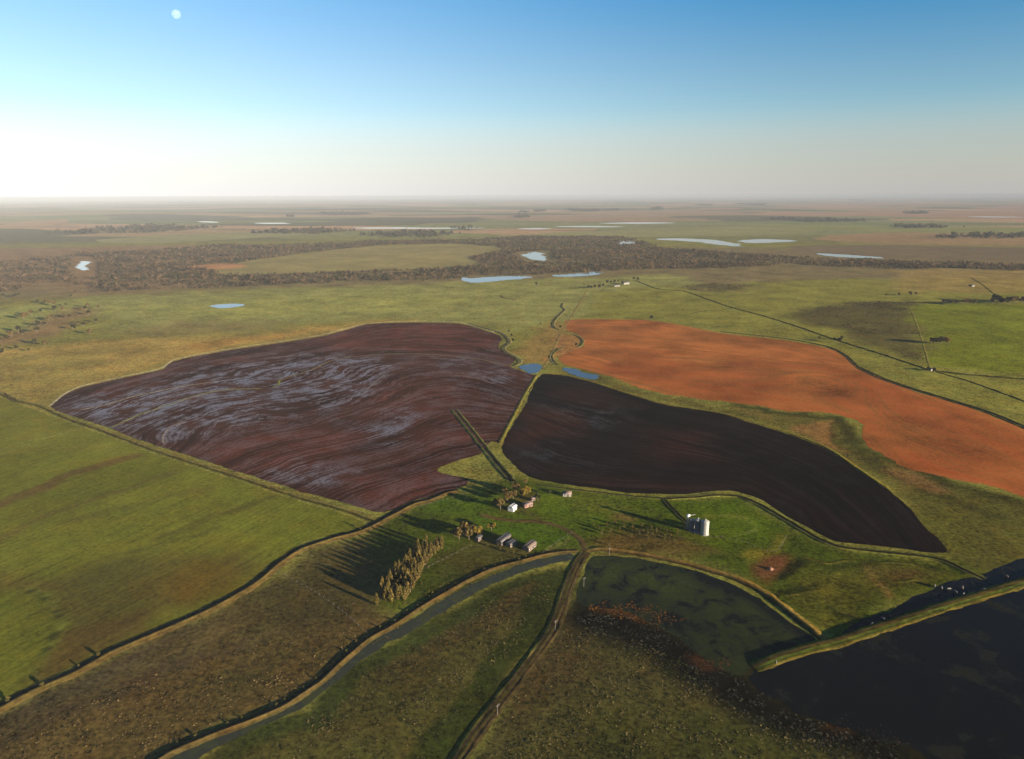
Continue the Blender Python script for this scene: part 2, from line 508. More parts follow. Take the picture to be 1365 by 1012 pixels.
# ------------------------------------------------------------------ ground sheet
def build_ground():
    ang = np.concatenate([np.arange(-72, 72.01, 0.27), np.arange(77, 288, 5.0)])
    ang = np.radians(ang)
    rad = [40.0]
    while rad[-1] < 4000: rad.append(rad[-1] * 1.0125)
    while rad[-1] < 120000: rad.append(rad[-1] * 1.06)
    rad = np.array(rad)
    na, nr = len(ang), len(rad)
    Rr, Aa = np.meshgrid(rad, ang, indexing='ij')
    X = (Rr * np.sin(Aa)).ravel(); Y = (Rr * np.cos(Aa)).ravel()
    D = Rr.ravel()
    Z = np.zeros_like(X)
    up = smooth01((D - 5200) / 5000)
    Z += up * (14 * nz(X, Y, 1500, 1) + 10 * nz(X, Y, 700, 2))
    X = np.append(X, 0); Y = np.append(Y, 0); Z = np.append(Z, 0); D = np.append(D, 0)
    i, j = np.meshgrid(np.arange(nr - 1), np.arange(na), indexing='ij')
    a = i * na + j; b = i * na + (j + 1) % na; c = (i + 1) * na + (j + 1) % na; d = (i + 1) * na + j
    quads = np.stack([a, d, c, b], -1).reshape(-1, 4)
    cen = len(X) - 1
    jj = np.arange(na)
    cap = np.stack([jj, (jj + 1) % na, np.full(na, cen), np.full(na, cen)], -1)
    # colour zones
    col = np.tile(A(132, 126, 62), (len(X), 1))
    wx = X + 9 * nz(X, Y, 30, 3) + 4 * nz(X, Y, 11, 4)
    wy = Y + 9 * nz(X, Y, 30, 5) + 4 * nz(X, Y, 11, 6)
    sc = np.clip(D / 600.0, 0.5, 4.0)
    wx = X + (wx - X) * sc; wy = Y + (wy - Y) * sc
    def zone(poly, rgb, soft, k=1.0):
        mk = soft_mask(wx, wy, GP(poly), soft)[:, None] * k
        col[:] = col * (1 - mk) + A(*rgb) * mk
    def lzone(line, rgb, width, soft, k=1.0):
        mk = line_mask(wx, wy, GP(line), width, soft)[:, None] * k
        col[:] = col * (1 - mk) + A(*rgb) * mk
    # middle distance
    zone([(-400, 420), (-300, 330), (1700, 330), (1700, 400), (900, 392), (400, 385), (120, 395)], (128, 112, 82), 120)
    zone([(-400, 400), (-300, 335), (60, 330), (260, 326), (330, 345), (240, 384), (110, 392), (60, 380), (0, 388)], (142, 112, 86), 90, 0.9)
    zone([(120, 396), (400, 384), (620, 376), (760, 370), (900, 366), (1000, 400), (780, 425), (690, 440), (640, 432), (490, 426), (300, 440), (160, 440)], (146, 142, 84), 40)
    zone([(160, 408), (300, 402), (420, 396), (520, 392), (640, 398), (560, 412), (420, 420), (250, 425)], (158, 154, 84), 60, 0.7)
    zone([(-200, 480), (40, 462), (160, 452), (330, 446), (470, 430), (560, 428), (420, 450), (300, 468), (225, 486), (90, 520), (50, 545), (-200, 500)], (166, 138, 76), 45)
    zone([(-200, 500), (-60, 480), (60, 470), (150, 462), (130, 500), (40, 530), (-100, 520)], (150, 132, 70), 40, 0.8)
    zone([(160, 440), (250, 428), (390, 430), (330, 442), (200, 450)], (136, 118, 76), 40, 0.7)
    zone([(230, 462), (320, 450), (420, 440), (380, 450), (280, 466)], (178, 132, 70), 25, 0.7)
    zone([(-100, 420), (0, 412), (90, 400), (130, 395), (120, 420), (40, 440), (-100, 450)], (150, 148, 84), 30)
    zone([(-60, 470), (0, 448), (60, 425), (110, 408), (124, 414), (100, 436), (40, 456), (-60, 478)], (142, 112, 82), 25, 0.85)
    # right of the creek
    zone([(780, 425), (800, 388), (930, 380), (1100, 372), (1450, 372), (1450, 560), (1300, 540), (1150, 485), (1060, 450), (900, 428)], (136, 130, 62), 30)
    zone([(1210, 404), (1365, 404), (1500, 404), (1500, 500), (1365, 500), (1250, 490), (1222, 440)], (118, 122, 34), 12)
    zone([(1190, 360), (1240, 359), (1365, 361), (1450, 362), (1450, 392), (1330, 390), (1200, 388)], (158, 132, 78), 40, 0.8)
    zone([(1040, 420), (1100, 408), (1160, 402), (1212, 400), (1224, 440), (1235, 485), (1180, 468), (1110, 440)], (88, 78, 48), 30, 0.85)
    zone([(900, 382), (950, 376), (1010, 380), (1000, 388), (930, 390)], (110, 96, 66), 25, 0.7)
    # wet creek corner and strips beside the ploughed fields
    zone([(686, 470), (720, 440), (740, 425), (760, 440), (752, 470), (742, 484), (720, 488), (700, 486)], (150, 118, 68), 10, 0.8)
    zone([(728, 470), (745, 446), (770, 444), (778, 456), (770, 466), (745, 476), (735, 488)], (170, 116, 72), 8, 0.8)
    zone([(735, 490), (800, 500), (880, 526), (960, 544), (1050, 552), (1110, 556), (1150, 570), (1172, 612), (1260, 640), (1365, 664), (1450, 690), (1450, 800), (1320, 770), (1270, 745), (1200, 664), (1140, 622), (1060, 580), (960, 552), (860, 530), (760, 500)], (104, 96, 46), 9)
    zone([(1050, 572), (1075, 560), (1105, 562), (1120, 582), (1135, 605), (1110, 595)], (150, 110, 66), 8, 0.85)
    zone([(990, 546), (1010, 548), (1020, 556), (1000, 552)], (140, 108, 64), 6, 0.6)
    zone([(1155, 614), (1200, 626), (1260, 648), (1240, 655), (1190, 640)], (126, 96, 60), 8, 0.7)
    zone([(1190, 650), (1300, 655), (1450, 700), (1450, 790), (1320, 762), (1275, 742), (1225, 690)], (92, 86, 38), 18)
    zone([(1230, 690), (1280, 690), (1310, 740), (1280, 744)], (100, 96, 36), 15, 0.6)
    # farmstead turf
    zone([(505, 698), (560, 668), (620, 648), (690, 636), (780, 655), (900, 664), (985, 662), (1060, 704), (1120, 730), (1270, 745), (1310, 772), (1220, 800), (1120, 850), (1060, 815), (985, 770), (900, 742), (790, 728), (700, 742), (600, 790), (530, 815), (490, 810), (470, 760), (480, 715)], (72, 82, 18), 10)
    zone([(680, 672), (760, 660), (880, 664), (985, 664), (1040, 700), (1020, 730), (950, 735), (900, 700), (820, 690), (790, 700), (740, 694)], (82, 98, 16), 12, 0.9)
    zone([(740, 662), (800, 662), (860, 676), (900, 690), (850, 682), (780, 684)], (104, 104, 36), 12, 0.6)
    zone([(640, 690), (700, 692), (750, 700), (770, 716), (720, 735), (690, 725), (650, 705)], (76, 98, 14), 8, 0.85)
    zone([(552, 684), (610, 660), (660, 668), (655, 685), (600, 690)], (78, 100, 16), 8, 0.8)
    zone([(590, 745), (640, 725), (720, 738), (690, 750), (640, 772), (580, 800)], (78, 72, 32), 8, 0.8)
    zone([(555, 800), (600, 750), (620, 760), (590, 795)], (62, 74, 24), 6, 0.6)
    zone([(780, 716), (850, 708), (910, 718), (960, 740), (900, 744), (800, 732)], (104, 80, 42), 8, 0.8)
    zone([(808, 686), (830, 682), (852, 692), (845, 697)], (116, 92, 52), 4, 0.9)
    zone([(1005, 758), (1020, 744), (1050, 742), (1062, 756), (1055, 776), (1030, 780), (1008, 770)], (104, 64, 42), 5, 0.9)
    zone([(985, 742), (1030, 732), (1042, 712), (1052, 718), (1046, 736), (1000, 752)], (118, 108, 36), 3, 0.8)
    zone([(1070, 760), (1140, 745), (1220, 752), (1280, 768), (1200, 792), (1130, 826), (1095, 830), (1060, 800)], (86, 84, 28), 10, 0.9)
    zone([(1130, 752), (1160, 750), (1230, 760), (1210, 775), (1150, 778)], (98, 80, 38), 8, 0.6)
    lzone([(985, 716), (1000, 724), (1005, 712), (990, 700)], (70, 88, 24), 1.5, 2, 0.6)
    lzone([(930, 708), (950, 722), (968, 718), (1000, 714), (1012, 704), (1000, 692)], (104, 110, 44), 0.7, 1.0, 0.7)
    lzone([(938, 690), (970, 690), (1000, 694)], (112, 112, 42), 1.2, 1.6, 0.7)
    # wet meadow, lower left
    zone([(-100, 990), (0, 952), (150, 878), (280, 820), (345, 785), (400, 742), (480, 715), (520, 760), (500, 810), (540, 825), (470, 875), (430, 905), (380, 940), (220, 1005), (150, 1060), (-100, 1060)], (90, 77, 46), 8)
    zone([(320, 800), (380, 755), (470, 722), (500, 760), (490, 800), (420, 830), (350, 830)], (74, 66, 34), 18, 0.85)
    zone([(0, 955), (150, 885), (260, 840), (260, 850), (140, 915), (0, 985)], (74, 64, 50), 10, 0.7)
    zone([(-100, 1000), (60, 955), (200, 905), (330, 868), (420, 845), (520, 822), (480, 862), (440, 895), (370, 935), (220, 1000), (130, 1060), (-100, 1060)], (98, 80, 44), 8, 0.85)
    zone([(0, 985), (120, 935), (260, 880), (330, 855), (330, 862), (250, 895), (120, 950), (0, 998)], (66, 54, 44), 5, 0.7)
    zone([(280, 925), (330, 900), (370, 880), (350, 920), (300, 945)], (70, 64, 32), 8, 0.6)
    # rough grass between the channel and the track
    zone([(230, 1060), (270, 1010), (410, 945), (480, 890), (560, 845), (660, 785), (735, 758), (760, 756), (748, 800), (730, 845), (690, 900), (640, 965), (590, 1060)], (84, 78, 38), 6)
    zone([(480, 900), (560, 856), (640, 808), (720, 775), (735, 790), (700, 815), (620, 850), (540, 900)], (82, 64, 38), 12, 0.7)
    lzone([(225, 1055), (330, 985), (415, 950), (470, 900), (520, 870), (620, 812), (700, 776), (745, 762)], (58, 66, 28), 4, 5, 0.9)
    lzone([(560, 1040), (600, 985), (650, 915), (690, 860), (720, 815), (742, 780)], (52, 60, 20), 7, 5, 0.9)
    # rough grass right of the track
    zone([(610, 1060), (660, 965), (700, 910), (740, 850), (756, 805), (800, 806), (870, 830), (950, 885), (1000, 915), (1060, 958), (1150, 990), (1260, 1060)], (80, 73, 40), 6)
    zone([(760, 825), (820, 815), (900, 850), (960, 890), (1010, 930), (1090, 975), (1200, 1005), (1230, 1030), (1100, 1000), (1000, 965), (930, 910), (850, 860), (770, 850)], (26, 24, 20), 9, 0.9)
    zone([(690, 905), (745, 845), (790, 860), (800, 890), (740, 930), (690, 950)], (80, 62, 38), 12, 0.7)
    zone([(795, 806), (860, 808), (910, 826), (890, 836), (840, 824), (790, 818)], (116, 76, 36), 4, 0.8)
    zone([(930, 880), (965, 874), (975, 892), (950, 900)], (100, 66, 42), 4, 0.8)
    zone([(1080, 968), (1150, 970), (1165, 984), (1110, 984)], (84, 58, 40), 4, 0.7)
    zone([(800, 940), (1000, 950), (1100, 1000), (1150, 1060), (700, 1060)], (66, 67, 29), 14, 0.7)
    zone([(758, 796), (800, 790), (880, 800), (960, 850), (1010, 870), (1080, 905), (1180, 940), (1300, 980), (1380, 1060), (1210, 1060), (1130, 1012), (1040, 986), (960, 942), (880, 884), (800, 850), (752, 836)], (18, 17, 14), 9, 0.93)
    zone([(795, 806), (860, 808), (910, 826), (890, 836), (840, 824), (790, 818)], (84, 54, 24), 3, 0.8)
    zone([(930, 880), (965, 874), (975, 892), (950, 900)], (74, 46, 28), 3, 0.8)
    zone([(1080, 968), (1150, 970), (1165, 984), (1110, 984)], (60, 40, 26), 3, 0.8)
    # dark sedge along the drain under the rust field
    lzone([(990, 540), (1050, 551), (1105, 556), (1140, 572), (1158, 596), (1176, 613), (1215, 628), (1260, 642), (1330, 658), (1400, 680)], (58, 58, 24), 4.5, 6, 0.85)
    lzone([(1105, 556), (1118, 580), (1145, 606), (1160, 622), (1215, 650), (1280, 672), (1345, 690)], (62, 60, 26), 3.0, 4, 0.75)
    zone([(1050, 573), (1076, 560), (1100, 562), (1116, 580), (1128, 600), (1104, 594)], (146, 106, 62), 6, 0.9)
    zone([(1165, 622), (1200, 630), (1258, 650), (1238, 654), (1190, 640)], (126, 92, 56), 6, 0.8)
    # stock paths and ruts on the rough corner by the dike
    lzone([(1136, 748), (1150, 764), (1170, 782), (1192, 806)], (120, 100, 52), 1.1, 1.4, 0.8)
    lzone([(1066, 752), (1060, 764), (1058, 776)], (30, 32, 16), 2.2, 1.6, 0.85)
    lzone([(1046, 792), (1066, 788), (1092, 784)], (34, 38, 14), 1.2, 1.2, 0.8)
    lzone([(1110, 812), (1125, 817), (1142, 820)], (30, 32, 14), 1.2, 1.2, 0.8)
    lzone([(1108, 770), (1135, 782), (1155, 792)], (40, 42, 16), 1.4, 1.5, 0.7)
    lzone([(1100, 760), (1110, 790), (1096, 830)], (104, 98, 34), 1.2, 2.0, 0.6)
    lzone([(1065, 745), (1090, 752), (1120, 748), (1170, 745), (1230, 752)], (44, 48, 18), 1.5, 2.5, 0.7)
    zone([(1180, 760), (1220, 762), (1215, 778), (1175, 776)], (92, 68, 36), 5, 0.6)
    lzone([(727, 736), (745, 722), (760, 711)], (122, 122, 60), 0.5, 0.6, 0.9)
    lzone([(555, 760), (590, 745), (625, 728)], (92, 90, 44), 0.5, 0.6, 0.7)
    lzone([(612, 672), (618, 662), (622, 658)], (120, 120, 60), 0.6, 0.6, 0.7)
    zone([(664, 676), (690, 662), (716, 664), (722, 676), (700, 684), (676, 688)], (78, 66, 34), 5, 0.75)
    zone([(632, 722), (660, 714), (690, 716), (716, 728), (710, 738), (670, 734), (640, 728)], (80, 68, 38), 4, 0.7)
    zone([(914, 702), (930, 706), (946, 714), (940, 720), (918, 712)], (84, 74, 36), 4, 0.7)
    lzone([(700, 684), (715, 690), (730, 697)], (92, 78, 46), 1.0, 1.2, 0.7)
    lzone([(690, 735), (715, 738), (740, 728), (762, 714)], (88, 78, 42), 0.9, 1.2, 0.6)
    # open ground behind and beside the frame
    far = smooth01((D - 3000) / 1500) * (1 - soft_mask(X, Y, GP([(-400, 420), (-300, 330), (285, 322), (900, 320), (1700, 345), (1700, 400)]), 200))
    # low frame-wide noise so that no zone is even
    col *= (1 + 0.10 * nz(X, Y, 45, 8) + 0.06 * nz(X, Y, 18, 9))[:, None]
    me = bpy.data.meshes.new('ground')
    verts = np.stack([X, Y, Z], 1)
    allq = quads
    me = mesh_np('ground', verts, allq, np.clip(col, 0.002, 0.9), {'far': far})
    o = struct(link('ground', me, M_GROUND))
    # small fan under the camera
    capv = np.vstack([verts[:na], [[0, 0, 0]]])
    cf = np.stack([jj, (jj + 1) % na, np.full(na, na)], -1)[:, ::-1]
    bm2 = mesh_np('ground_patch', capv, cf, np.tile(A(88, 80, 40), (na + 1, 1)), {'far': np.zeros(na + 1)})
    o2 = link('turf_patch', bm2, M_GROUND, o)
    return o
build_ground()

def sheet(name, px, z, mat, grid=6.0, step=4.0, jit=0.5, colfn=None, attrfn=None, smooth_edge=True, world=None):
    poly = GP(px) if world is None else world
    edge = catmull(poly, step, True) if smooth_edge else poly
    edge = edge + np.stack([jit * nz(edge[:, 0], edge[:, 1], 3.1, 1) + 1.2 * jit * nz(edge[:, 0], edge[:, 1], 9.0, 3), jit * nz(edge[:, 0], edge[:, 1], 2.7, 2) + 1.2 * jit * nz(edge[:, 0], edge[:, 1], 8.0, 4)], 1)
    lo, hi = edge.min(0), edge.max(0)
    gx, gy = np.meshgrid(np.arange(lo[0], hi[0], grid), np.arange(lo[1], hi[1], grid))
    gx = gx.ravel() + RNG.uniform(-0.2, 0.2, gx.size) * grid; gy = gy.ravel() + RNG.uniform(-0.2, 0.2, gy.size) * grid
    k = in_poly(gx, gy, edge)
    k[k] = poly_dist(gx[k], gy[k], edge) > grid * 0.4
    pts = [Vector(p) for p in edge] + [Vector(p) for p in np.stack([gx[k], gy[k]], 1)]
    ne = len(edge)
    vs, es, fs, *_ = delaunay_2d_cdt(pts, [(i, (i + 1) % ne) for i in range(ne)], [], 1, 1e-4)
    v = np.array([(a.x, a.y, z) for a in vs])
    f = np.array([t for t in fs if len(t) == 3], int)
    # make all faces look up
    a, b, c = v[f[:, 0]], v[f[:, 1]], v[f[:, 2]]
    flip = np.cross(b - a, c - a)[:, 2] < 0
    f[flip] = f[flip][:, ::-1]
    col = colfn(v[:, 0], v[:, 1]) if colfn else None
    at = attrfn(v[:, 0], v[:, 1]) if attrfn else None
    me = mesh_np(name, v, f, col, at)
    return struct(link(name, me, mat))

# flow lines: interpolate a contour value between traced curves
def flow_field(curves, scale):
    P, V = [], []
    for val, pts in curves:
        c = catmull(GP(pts), 30)
        P.append(c); V.append(np.full(len(c), val))
    P = np.vstack(P) / 100.0; V = np.concatenate(V)
    def U(ax, ay, bx, by):          # thin-plate spline kernel
        r2 = (ax - bx) ** 2 + (ay - by) ** 2 + 1e-9
        return 0.5 * r2 * np.log(r2)
    n = len(P)
    K = np.zeros((n + 3, n + 3))
    K[:n, :n] = U(P[:, None, 0], P[:, None, 1], P[None, :, 0], P[None, :, 1]) + np.eye(n) * 0.02
    K[:n, n] = 1; K[:n, n + 1:] = P; K[n, :n] = 1; K[n + 1:, :n] = P.T
    w = np.linalg.solve(K, np.concatenate([V, np.zeros(3)]))
    def f(x, y):
        x = np.asarray(x) / 100.0; y = np.asarray(y) / 100.0
        return (U(x[:, None], y[:, None], P[None, :, 0], P[None, :, 1]) @ w[:n] + w[n] + w[n + 1] * x + w[n + 2] * y) * scale
    return f

def blobs(lst, x, y, base=0.0):
    r = np.full(len(x), float(base))
    wx = x + 10 * nz(x, y, 24, 3); wy = y + 10 * nz(x, y, 24, 5)
    for px, val, soft in lst:
        mk = soft_mask(wx, wy, GP(px), soft)
        r = r * (1 - mk) + val * mk
    return r

phiL = flow_field([
    (0, [(66, 541), (164, 504), (217, 492), (293, 469), (426, 449), (493, 432), (558, 430)]),
    (2, [(100, 548), (170, 525), (240, 505), (300, 488), (400, 472), (470, 458), (560, 450), (650, 455)]),
    (4, [(150, 570), (200, 548), (260, 526), (320, 519), (372, 508), (425, 487), (455, 478), (500, 474), (560, 472), (620, 475), (690, 492)]),
    (6, [(215, 592), (222, 575), (245, 562), (290, 545), (380, 530), (440, 520), (490, 500), (520, 488), (560, 483), (640, 492), (700, 512)]),
    (8, [(270, 615), (330, 590), (400, 575), (460, 558), (500, 540), (540, 522), (580, 512), (640, 516), (690, 532)]),
    (11, [(340, 640), (400, 615), (470, 600), (540, 578), (600, 556), (650, 556), (680, 560)]),
    (14, [(430, 668), (480, 645), (540, 630), (600, 610), (640, 600)]),
    (16, [(500, 680), (560, 655), (620, 640)])], 21.0)
redL = [([(493, 433), (613, 432), (668, 450), (640, 470), (540, 470), (440, 466), (400, 455)], 1.0, 30),
        ([(120, 525), (200, 500), (260, 485), (230, 505), (150, 530)], 0.8, 12),
        ([(270, 480), (330, 472), (340, 482), (290, 488)], 1.0, 10),
        ([(250, 600), (380, 575), (500, 580), (440, 620), (330, 630)], 0.9, 14),
        ([(470, 520), (560, 500), (640, 520), (640, 580), (560, 600), (500, 560)], 0.75, 25),
        ([(450, 635), (540, 625), (610, 605), (600, 640), (530, 675), (480, 670)], 0.8, 15)]
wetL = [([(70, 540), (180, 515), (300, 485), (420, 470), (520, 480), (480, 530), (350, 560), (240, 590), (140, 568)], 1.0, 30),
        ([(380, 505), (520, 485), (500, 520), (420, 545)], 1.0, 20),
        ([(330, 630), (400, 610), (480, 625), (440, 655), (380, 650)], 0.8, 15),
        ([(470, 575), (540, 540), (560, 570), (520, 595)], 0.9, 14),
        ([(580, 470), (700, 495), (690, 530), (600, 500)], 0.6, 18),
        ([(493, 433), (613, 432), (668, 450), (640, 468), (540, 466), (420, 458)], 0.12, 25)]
M_FL = mat_field('wet_red_soil', A(38, 26, 25), A(68, 46, 43), A(110, 52, 38), wet_amt=0.95, wet_rough=0.46, wet_sheen_c=A(114, 104, 120))
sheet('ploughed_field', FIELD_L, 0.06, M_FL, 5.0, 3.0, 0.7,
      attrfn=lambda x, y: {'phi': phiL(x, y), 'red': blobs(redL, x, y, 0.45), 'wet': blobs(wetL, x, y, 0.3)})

phiR = flow_field([
    (0, [(723, 499), (786, 509), (889, 540), (1019, 569), (1102, 599), (1191, 659), (1255, 732)]),
    (2, [(712, 520), (790, 535), (900, 562), (1000, 586), (1090, 625), (1150, 665), (1210, 730)]),
    (4, [(700, 545), (780, 570), (880, 590), (980, 612), (1060, 645), (1120, 690), (1170, 728)]),
    (6, [(690, 575), (750, 600), (850, 618), (950, 634), (1030, 662), (1080, 700), (1120, 722)]),
    (8, [(685, 615), (720, 632), (800, 646), (900, 652), (985, 654), (1050, 685)])], 22.0)
redR = [([(700, 545), (760, 545), (790, 575), (720, 592), (685, 590)], 1.0, 14), ([(730, 510), (800, 520), (860, 545), (800, 550), (740, 530)], 0.7, 14), ([(860, 575), (950, 580), (960, 610), (880, 620), (840, 605)], 0.75, 20),
        ([(690, 620), (760, 630), (900, 645), (990, 648), (960, 655), (800, 650)], 0.6, 8)]
wetR = [([(730, 540), (830, 540), (840, 570), (760, 580)], 0.7, 25), ([(690, 600), (760, 590), (780, 620), (710, 625)], 0.6, 15)]
M_FR = mat_field('dark_wet_soil', A(10, 8, 8), A(20, 16, 16), A(72, 38, 28), fin_amp=1.0, wet_amt=0.7, wet_rough=0.5, wet_sheen_c=A(34, 32, 36))
sheet('dark_field', FIELD_R, 0.06, M_FR, 5.0, 3.0, 0.6,
      attrfn=lambda x, y: {'phi': phiR(x, y), 'red': blobs(redR, x, y, 0.16), 'wet': blobs(wetR, x, y, 0.22)})

phiO = flow_field([
    (0, [(759, 427), (862, 427), (960, 444), (1049, 454), (1143, 490), (1271, 537), (1360, 570), (1440, 604)]),
    (3, [(770, 450), (880, 462), (1000, 478), (1130, 492), (1240, 545), (1360, 600), (1440, 640)]),
    (6, [(775, 480), (860, 500), (960, 512), (1080, 530), (1180, 570), (1280, 610), (1440, 670)]),
    (8, [(817, 503), (933, 532), (1049, 548), (1150, 575), (1212, 624), (1359, 660), (1440, 688)])], 26.0)
redO = [([(860, 470), (1000, 480), (1130, 492), (1260, 540), (1440, 610), (1440, 700), (1200, 630), (1100, 550), (900, 530), (800, 490)], 1.0, 14),
        ([(1040, 555), (1010, 520), (1090, 520), (1120, 545)], 0.6, 20), ([(880, 440), (980, 455), (960, 490), (890, 480)], 0.1, 20), ([(1170, 560), (1230, 570), (1240, 600), (1190, 600)], 0.2, 20), ([(1040, 490), (1120, 500), (1100, 520), (1050, 515)], 0.3, 20)]
M_FO = mat_field('rust_stubble', A(146, 96, 54), A(190, 112, 60), A(160, 80, 44), fin_amp=1.2, big_amp=2.2, wet_amt=0.0, flow=0.8)
sheet('rust_field', FIELD_O, 0.06, M_FO, 7.0, 3.0, 1.8,
      attrfn=lambda x, y: {'phi': phiO(x, y), 'red': blobs(redO, x, y, 0.35), 'wet': np.zeros(len(x))})

def col_green(x, y):
    wx = x + 6 * nz(x, y, 22, 3); wy = y + 6 * nz(x, y, 22, 5)
    c = np.tile(A(112, 112, 38), (len(x), 1))
    def zone(px, rgb, soft, k=1.0):
        mk = soft_mask(wx, wy, GP(px), soft)[:, None] * k
        c[:] = c * (1 - mk) + A(*rgb) * mk
    def ln(px, rgb, w, s, k=1.0):
        mk = line_mask(wx, wy, GP(px), w, s)[:, None] * k
        c[:] = c * (1 - mk) + A(*rgb) * mk
    zone([(-60, 500), (60, 548), (200, 605), (240, 620), (100, 600), (0, 610), (-60, 620)], (122, 118, 46), 12, 0.7)
    ln([(-60, 695), (0, 670), (60, 648), (130, 622), (180, 608)], (104, 82, 44), 4.5, 4, 0.85)
    ln([(-40, 735), (40, 700), (140, 660), (230, 630)], (104, 88, 44), 3, 4, 0.6)
    ln([(90, 700), (200, 668), (280, 650)], (96, 88, 40), 3, 4, 0.5)
    ln([(200, 720), (290, 690), (370, 662)], (86, 82, 34), 3, 5, 0.7)
    ln([(100, 760), (230, 720), (300, 705)], (88, 84, 36), 1, 1.5, 0.7)
    zone([(60, 780), (180, 740), (320, 730), (360, 745), (270, 800), (180, 840), (100, 870), (70, 840)], (90, 76, 36), 15, 0.75)
    zone([(210, 770), (260, 742), (310, 755), (300, 790), (230, 808)], (108, 86, 28), 9, 0.75)
    zone([(110, 770), (170, 745), (200, 760), (140, 790)], (84, 86, 38), 8, 0.6)
    zone([(-60, 780), (30, 790), (70, 810), (75, 835), (30, 890), (-60, 940)], (104, 106, 32), 8, 0.8)
    zone([(-60, 740), (30, 765), (100, 775), (80, 790), (0, 785), (-60, 780)], (98, 82, 38), 8, 0.6)
    zone([(70, 845), (200, 815), (200, 840), (110, 885), (40, 915), (40, 890)], (88, 66, 36), 6, 0.7)
    zone([(320, 720), (420, 680), (470, 695), (400, 728)], (110, 114, 36), 10, 0.7)
    ln([(45, 785), (68, 798), (82, 815), (76, 830), (55, 855), (30, 890), (8, 928)], (52, 60, 22), 0.7, 0.8, 0.9)
    ln([(48, 782), (72, 796), (86, 815), (79, 832), (58, 858), (34, 890)], (116, 122, 52), 0.5, 0.7, 0.7)
    ln([(-40, 614), (0, 601), (60, 585), (105, 575)], (150, 140, 74), 0.9, 1.4, 0.8)
    # seed drill streaks
    d = np.cos(0.6) * x + np.sin(0.6) * y
    c *= (1 + 0.05 * nz(d, x * 0.06, 7, 2))[:, None]
    c *= (1 + 0.08 * nz(x, y, 40, 8) + 0.05 * nz(x, y, 13, 9))[:, None]
    return np.clip(c, 0.002, 0.9)
sheet('grass_field', FIELD_G, 0.06, M_GREEN, 4.0, 3.0, 0.4, colfn=col_green)

# ------------------------------------------------------------------ water
M_POND = mat_water('weedy_pond', (0.005, 0.006, 0.004), 0.25, spec=0.04, algae=A(62, 70, 34), amt=(0.36, 0.58), scale=1 / 13.0, weed=True)
M_RES = mat_water('dark_reservoir', (0.004, 0.004, 0.004), 0.08, spec=0.07, algae=A(40, 39, 28), amt=(0.50, 0.70), scale=1 / 24.0)
M_CHAN = mat_water('channel_water', (0.028, 0.030, 0.017), 0.2, spec=0.12, algae=A(66, 70, 44), amt=(0.44, 0.66), scale=1 / 9.0)
weedP = [([(792, 742), (850, 746), (900, 760), (930, 780), (900, 800), (840, 790), (785, 775)], 1.0, 10), ([(900, 775), (960, 790), (1020, 820), (1060, 846), (1040, 862), (980, 850), (920, 815)], 0.75, 8),
         ([(905, 748), (950, 766), (985, 780), (1040, 815), (1092, 858), (1070, 862), (1010, 812), (950, 780)], 0.0, 5), ([(770, 790), (830, 800), (880, 812), (860, 830), (780, 812)], 0.35, 8)]
sheet('pond_water', POND_R, 0.05, M_POND, 4, 3, 0.8, attrfn=lambda x, y: {'weed': blobs(weedP, x, y, 0.6)})
sheet('reservoir_water', RESERVOIR, 0.045, M_RES, 8, 2.5, 1.6)
sheet('shallow_water', WEDGE, 0.05, M_RES, 6, 3, 0.8)
lake_px = [
    [(692, 489), (702, 486), (714, 485), (722, 488), (719, 495), (708, 498), (699, 494)],
    [(751, 491), (765, 492), (780, 497), (798, 501), (792, 506), (775, 503), (757, 497)],
    [(616, 370), (626, 371), (660, 369), (700, 368), (708, 370), (670, 374), (628, 377), (619, 375)],
    [(737, 367), (765, 365), (800, 362), (790, 367), (745, 369)],
    [(694, 340), (705, 338), (716, 336), (722, 338), (728, 346), (722, 348), (705, 344)],
    [(820, 323), (833, 321), (848, 323), (844, 326), (828, 327)],
    [(872, 319), (910, 318), (950, 320), (972, 323), (990, 329), (965, 327), (920, 322)], [(985, 321), (1020, 319), (1062, 321), (1040, 323), (1000, 324)],
    [(280, 408), (292, 406), (310, 405), (326, 406), (318, 409), (295, 411)],
    [(107, 349), (114, 348), (119, 351), (113, 355), (119, 358), (108, 361), (105, 357)],
    [(1090, 338), (1130, 340), (1180, 344), (1140, 344), (1100, 341)],
    [(470, 304), (520, 302), (580, 303), (645, 304), (600, 306), (520, 306)],
    [(690, 305), (715, 303), (735, 305), (710, 307)], [(740, 302), (790, 300), (830, 303), (780, 304)],
    [(265, 294), (285, 295), (290, 298), (272, 297)], [(340, 297), (370, 296), (400, 298), (360, 300)],
    [(1290, 288), (1330, 288), (1365, 290), (1320, 291)],
    [(160, 287), (190, 287), (185, 289)], [(800, 298), (850, 295), (900, 297), (850, 300)]]
for i, px in enumerate(lake_px):
    far = min(p[1] for p in px) < 345
    if min(p[1] for p in px) < 312:
        cy = sum(p[1] for p in px) / len(px)
        px = [(p[0], cy + (p[1] - cy) * 0.42) for p in px]
    wp = GP(px)
    size = np.ptp(wp, 0).max()
    wp = catmull(wp, size / 40, True)
    wp = wp + np.stack([size / 30 * nz(wp[:, 0], wp[:, 1], size / 14, 3) + size / 60 * nz(wp[:, 0], wp[:, 1], size / 40, 5), (size / 45 * nz(wp[:, 0], wp[:, 1], size / 11, 6) + size / 80 * nz(wp[:, 0], wp[:, 1], size / 35, 7))], 1)
    sheet('pond' if size < 200 else 'lake', px, 0.35 if far else 0.12, M_PALEWATER if max(p[1] for p in px) < 430 else M_WATER, size / 12, size / 60, size / 400, world=wp)

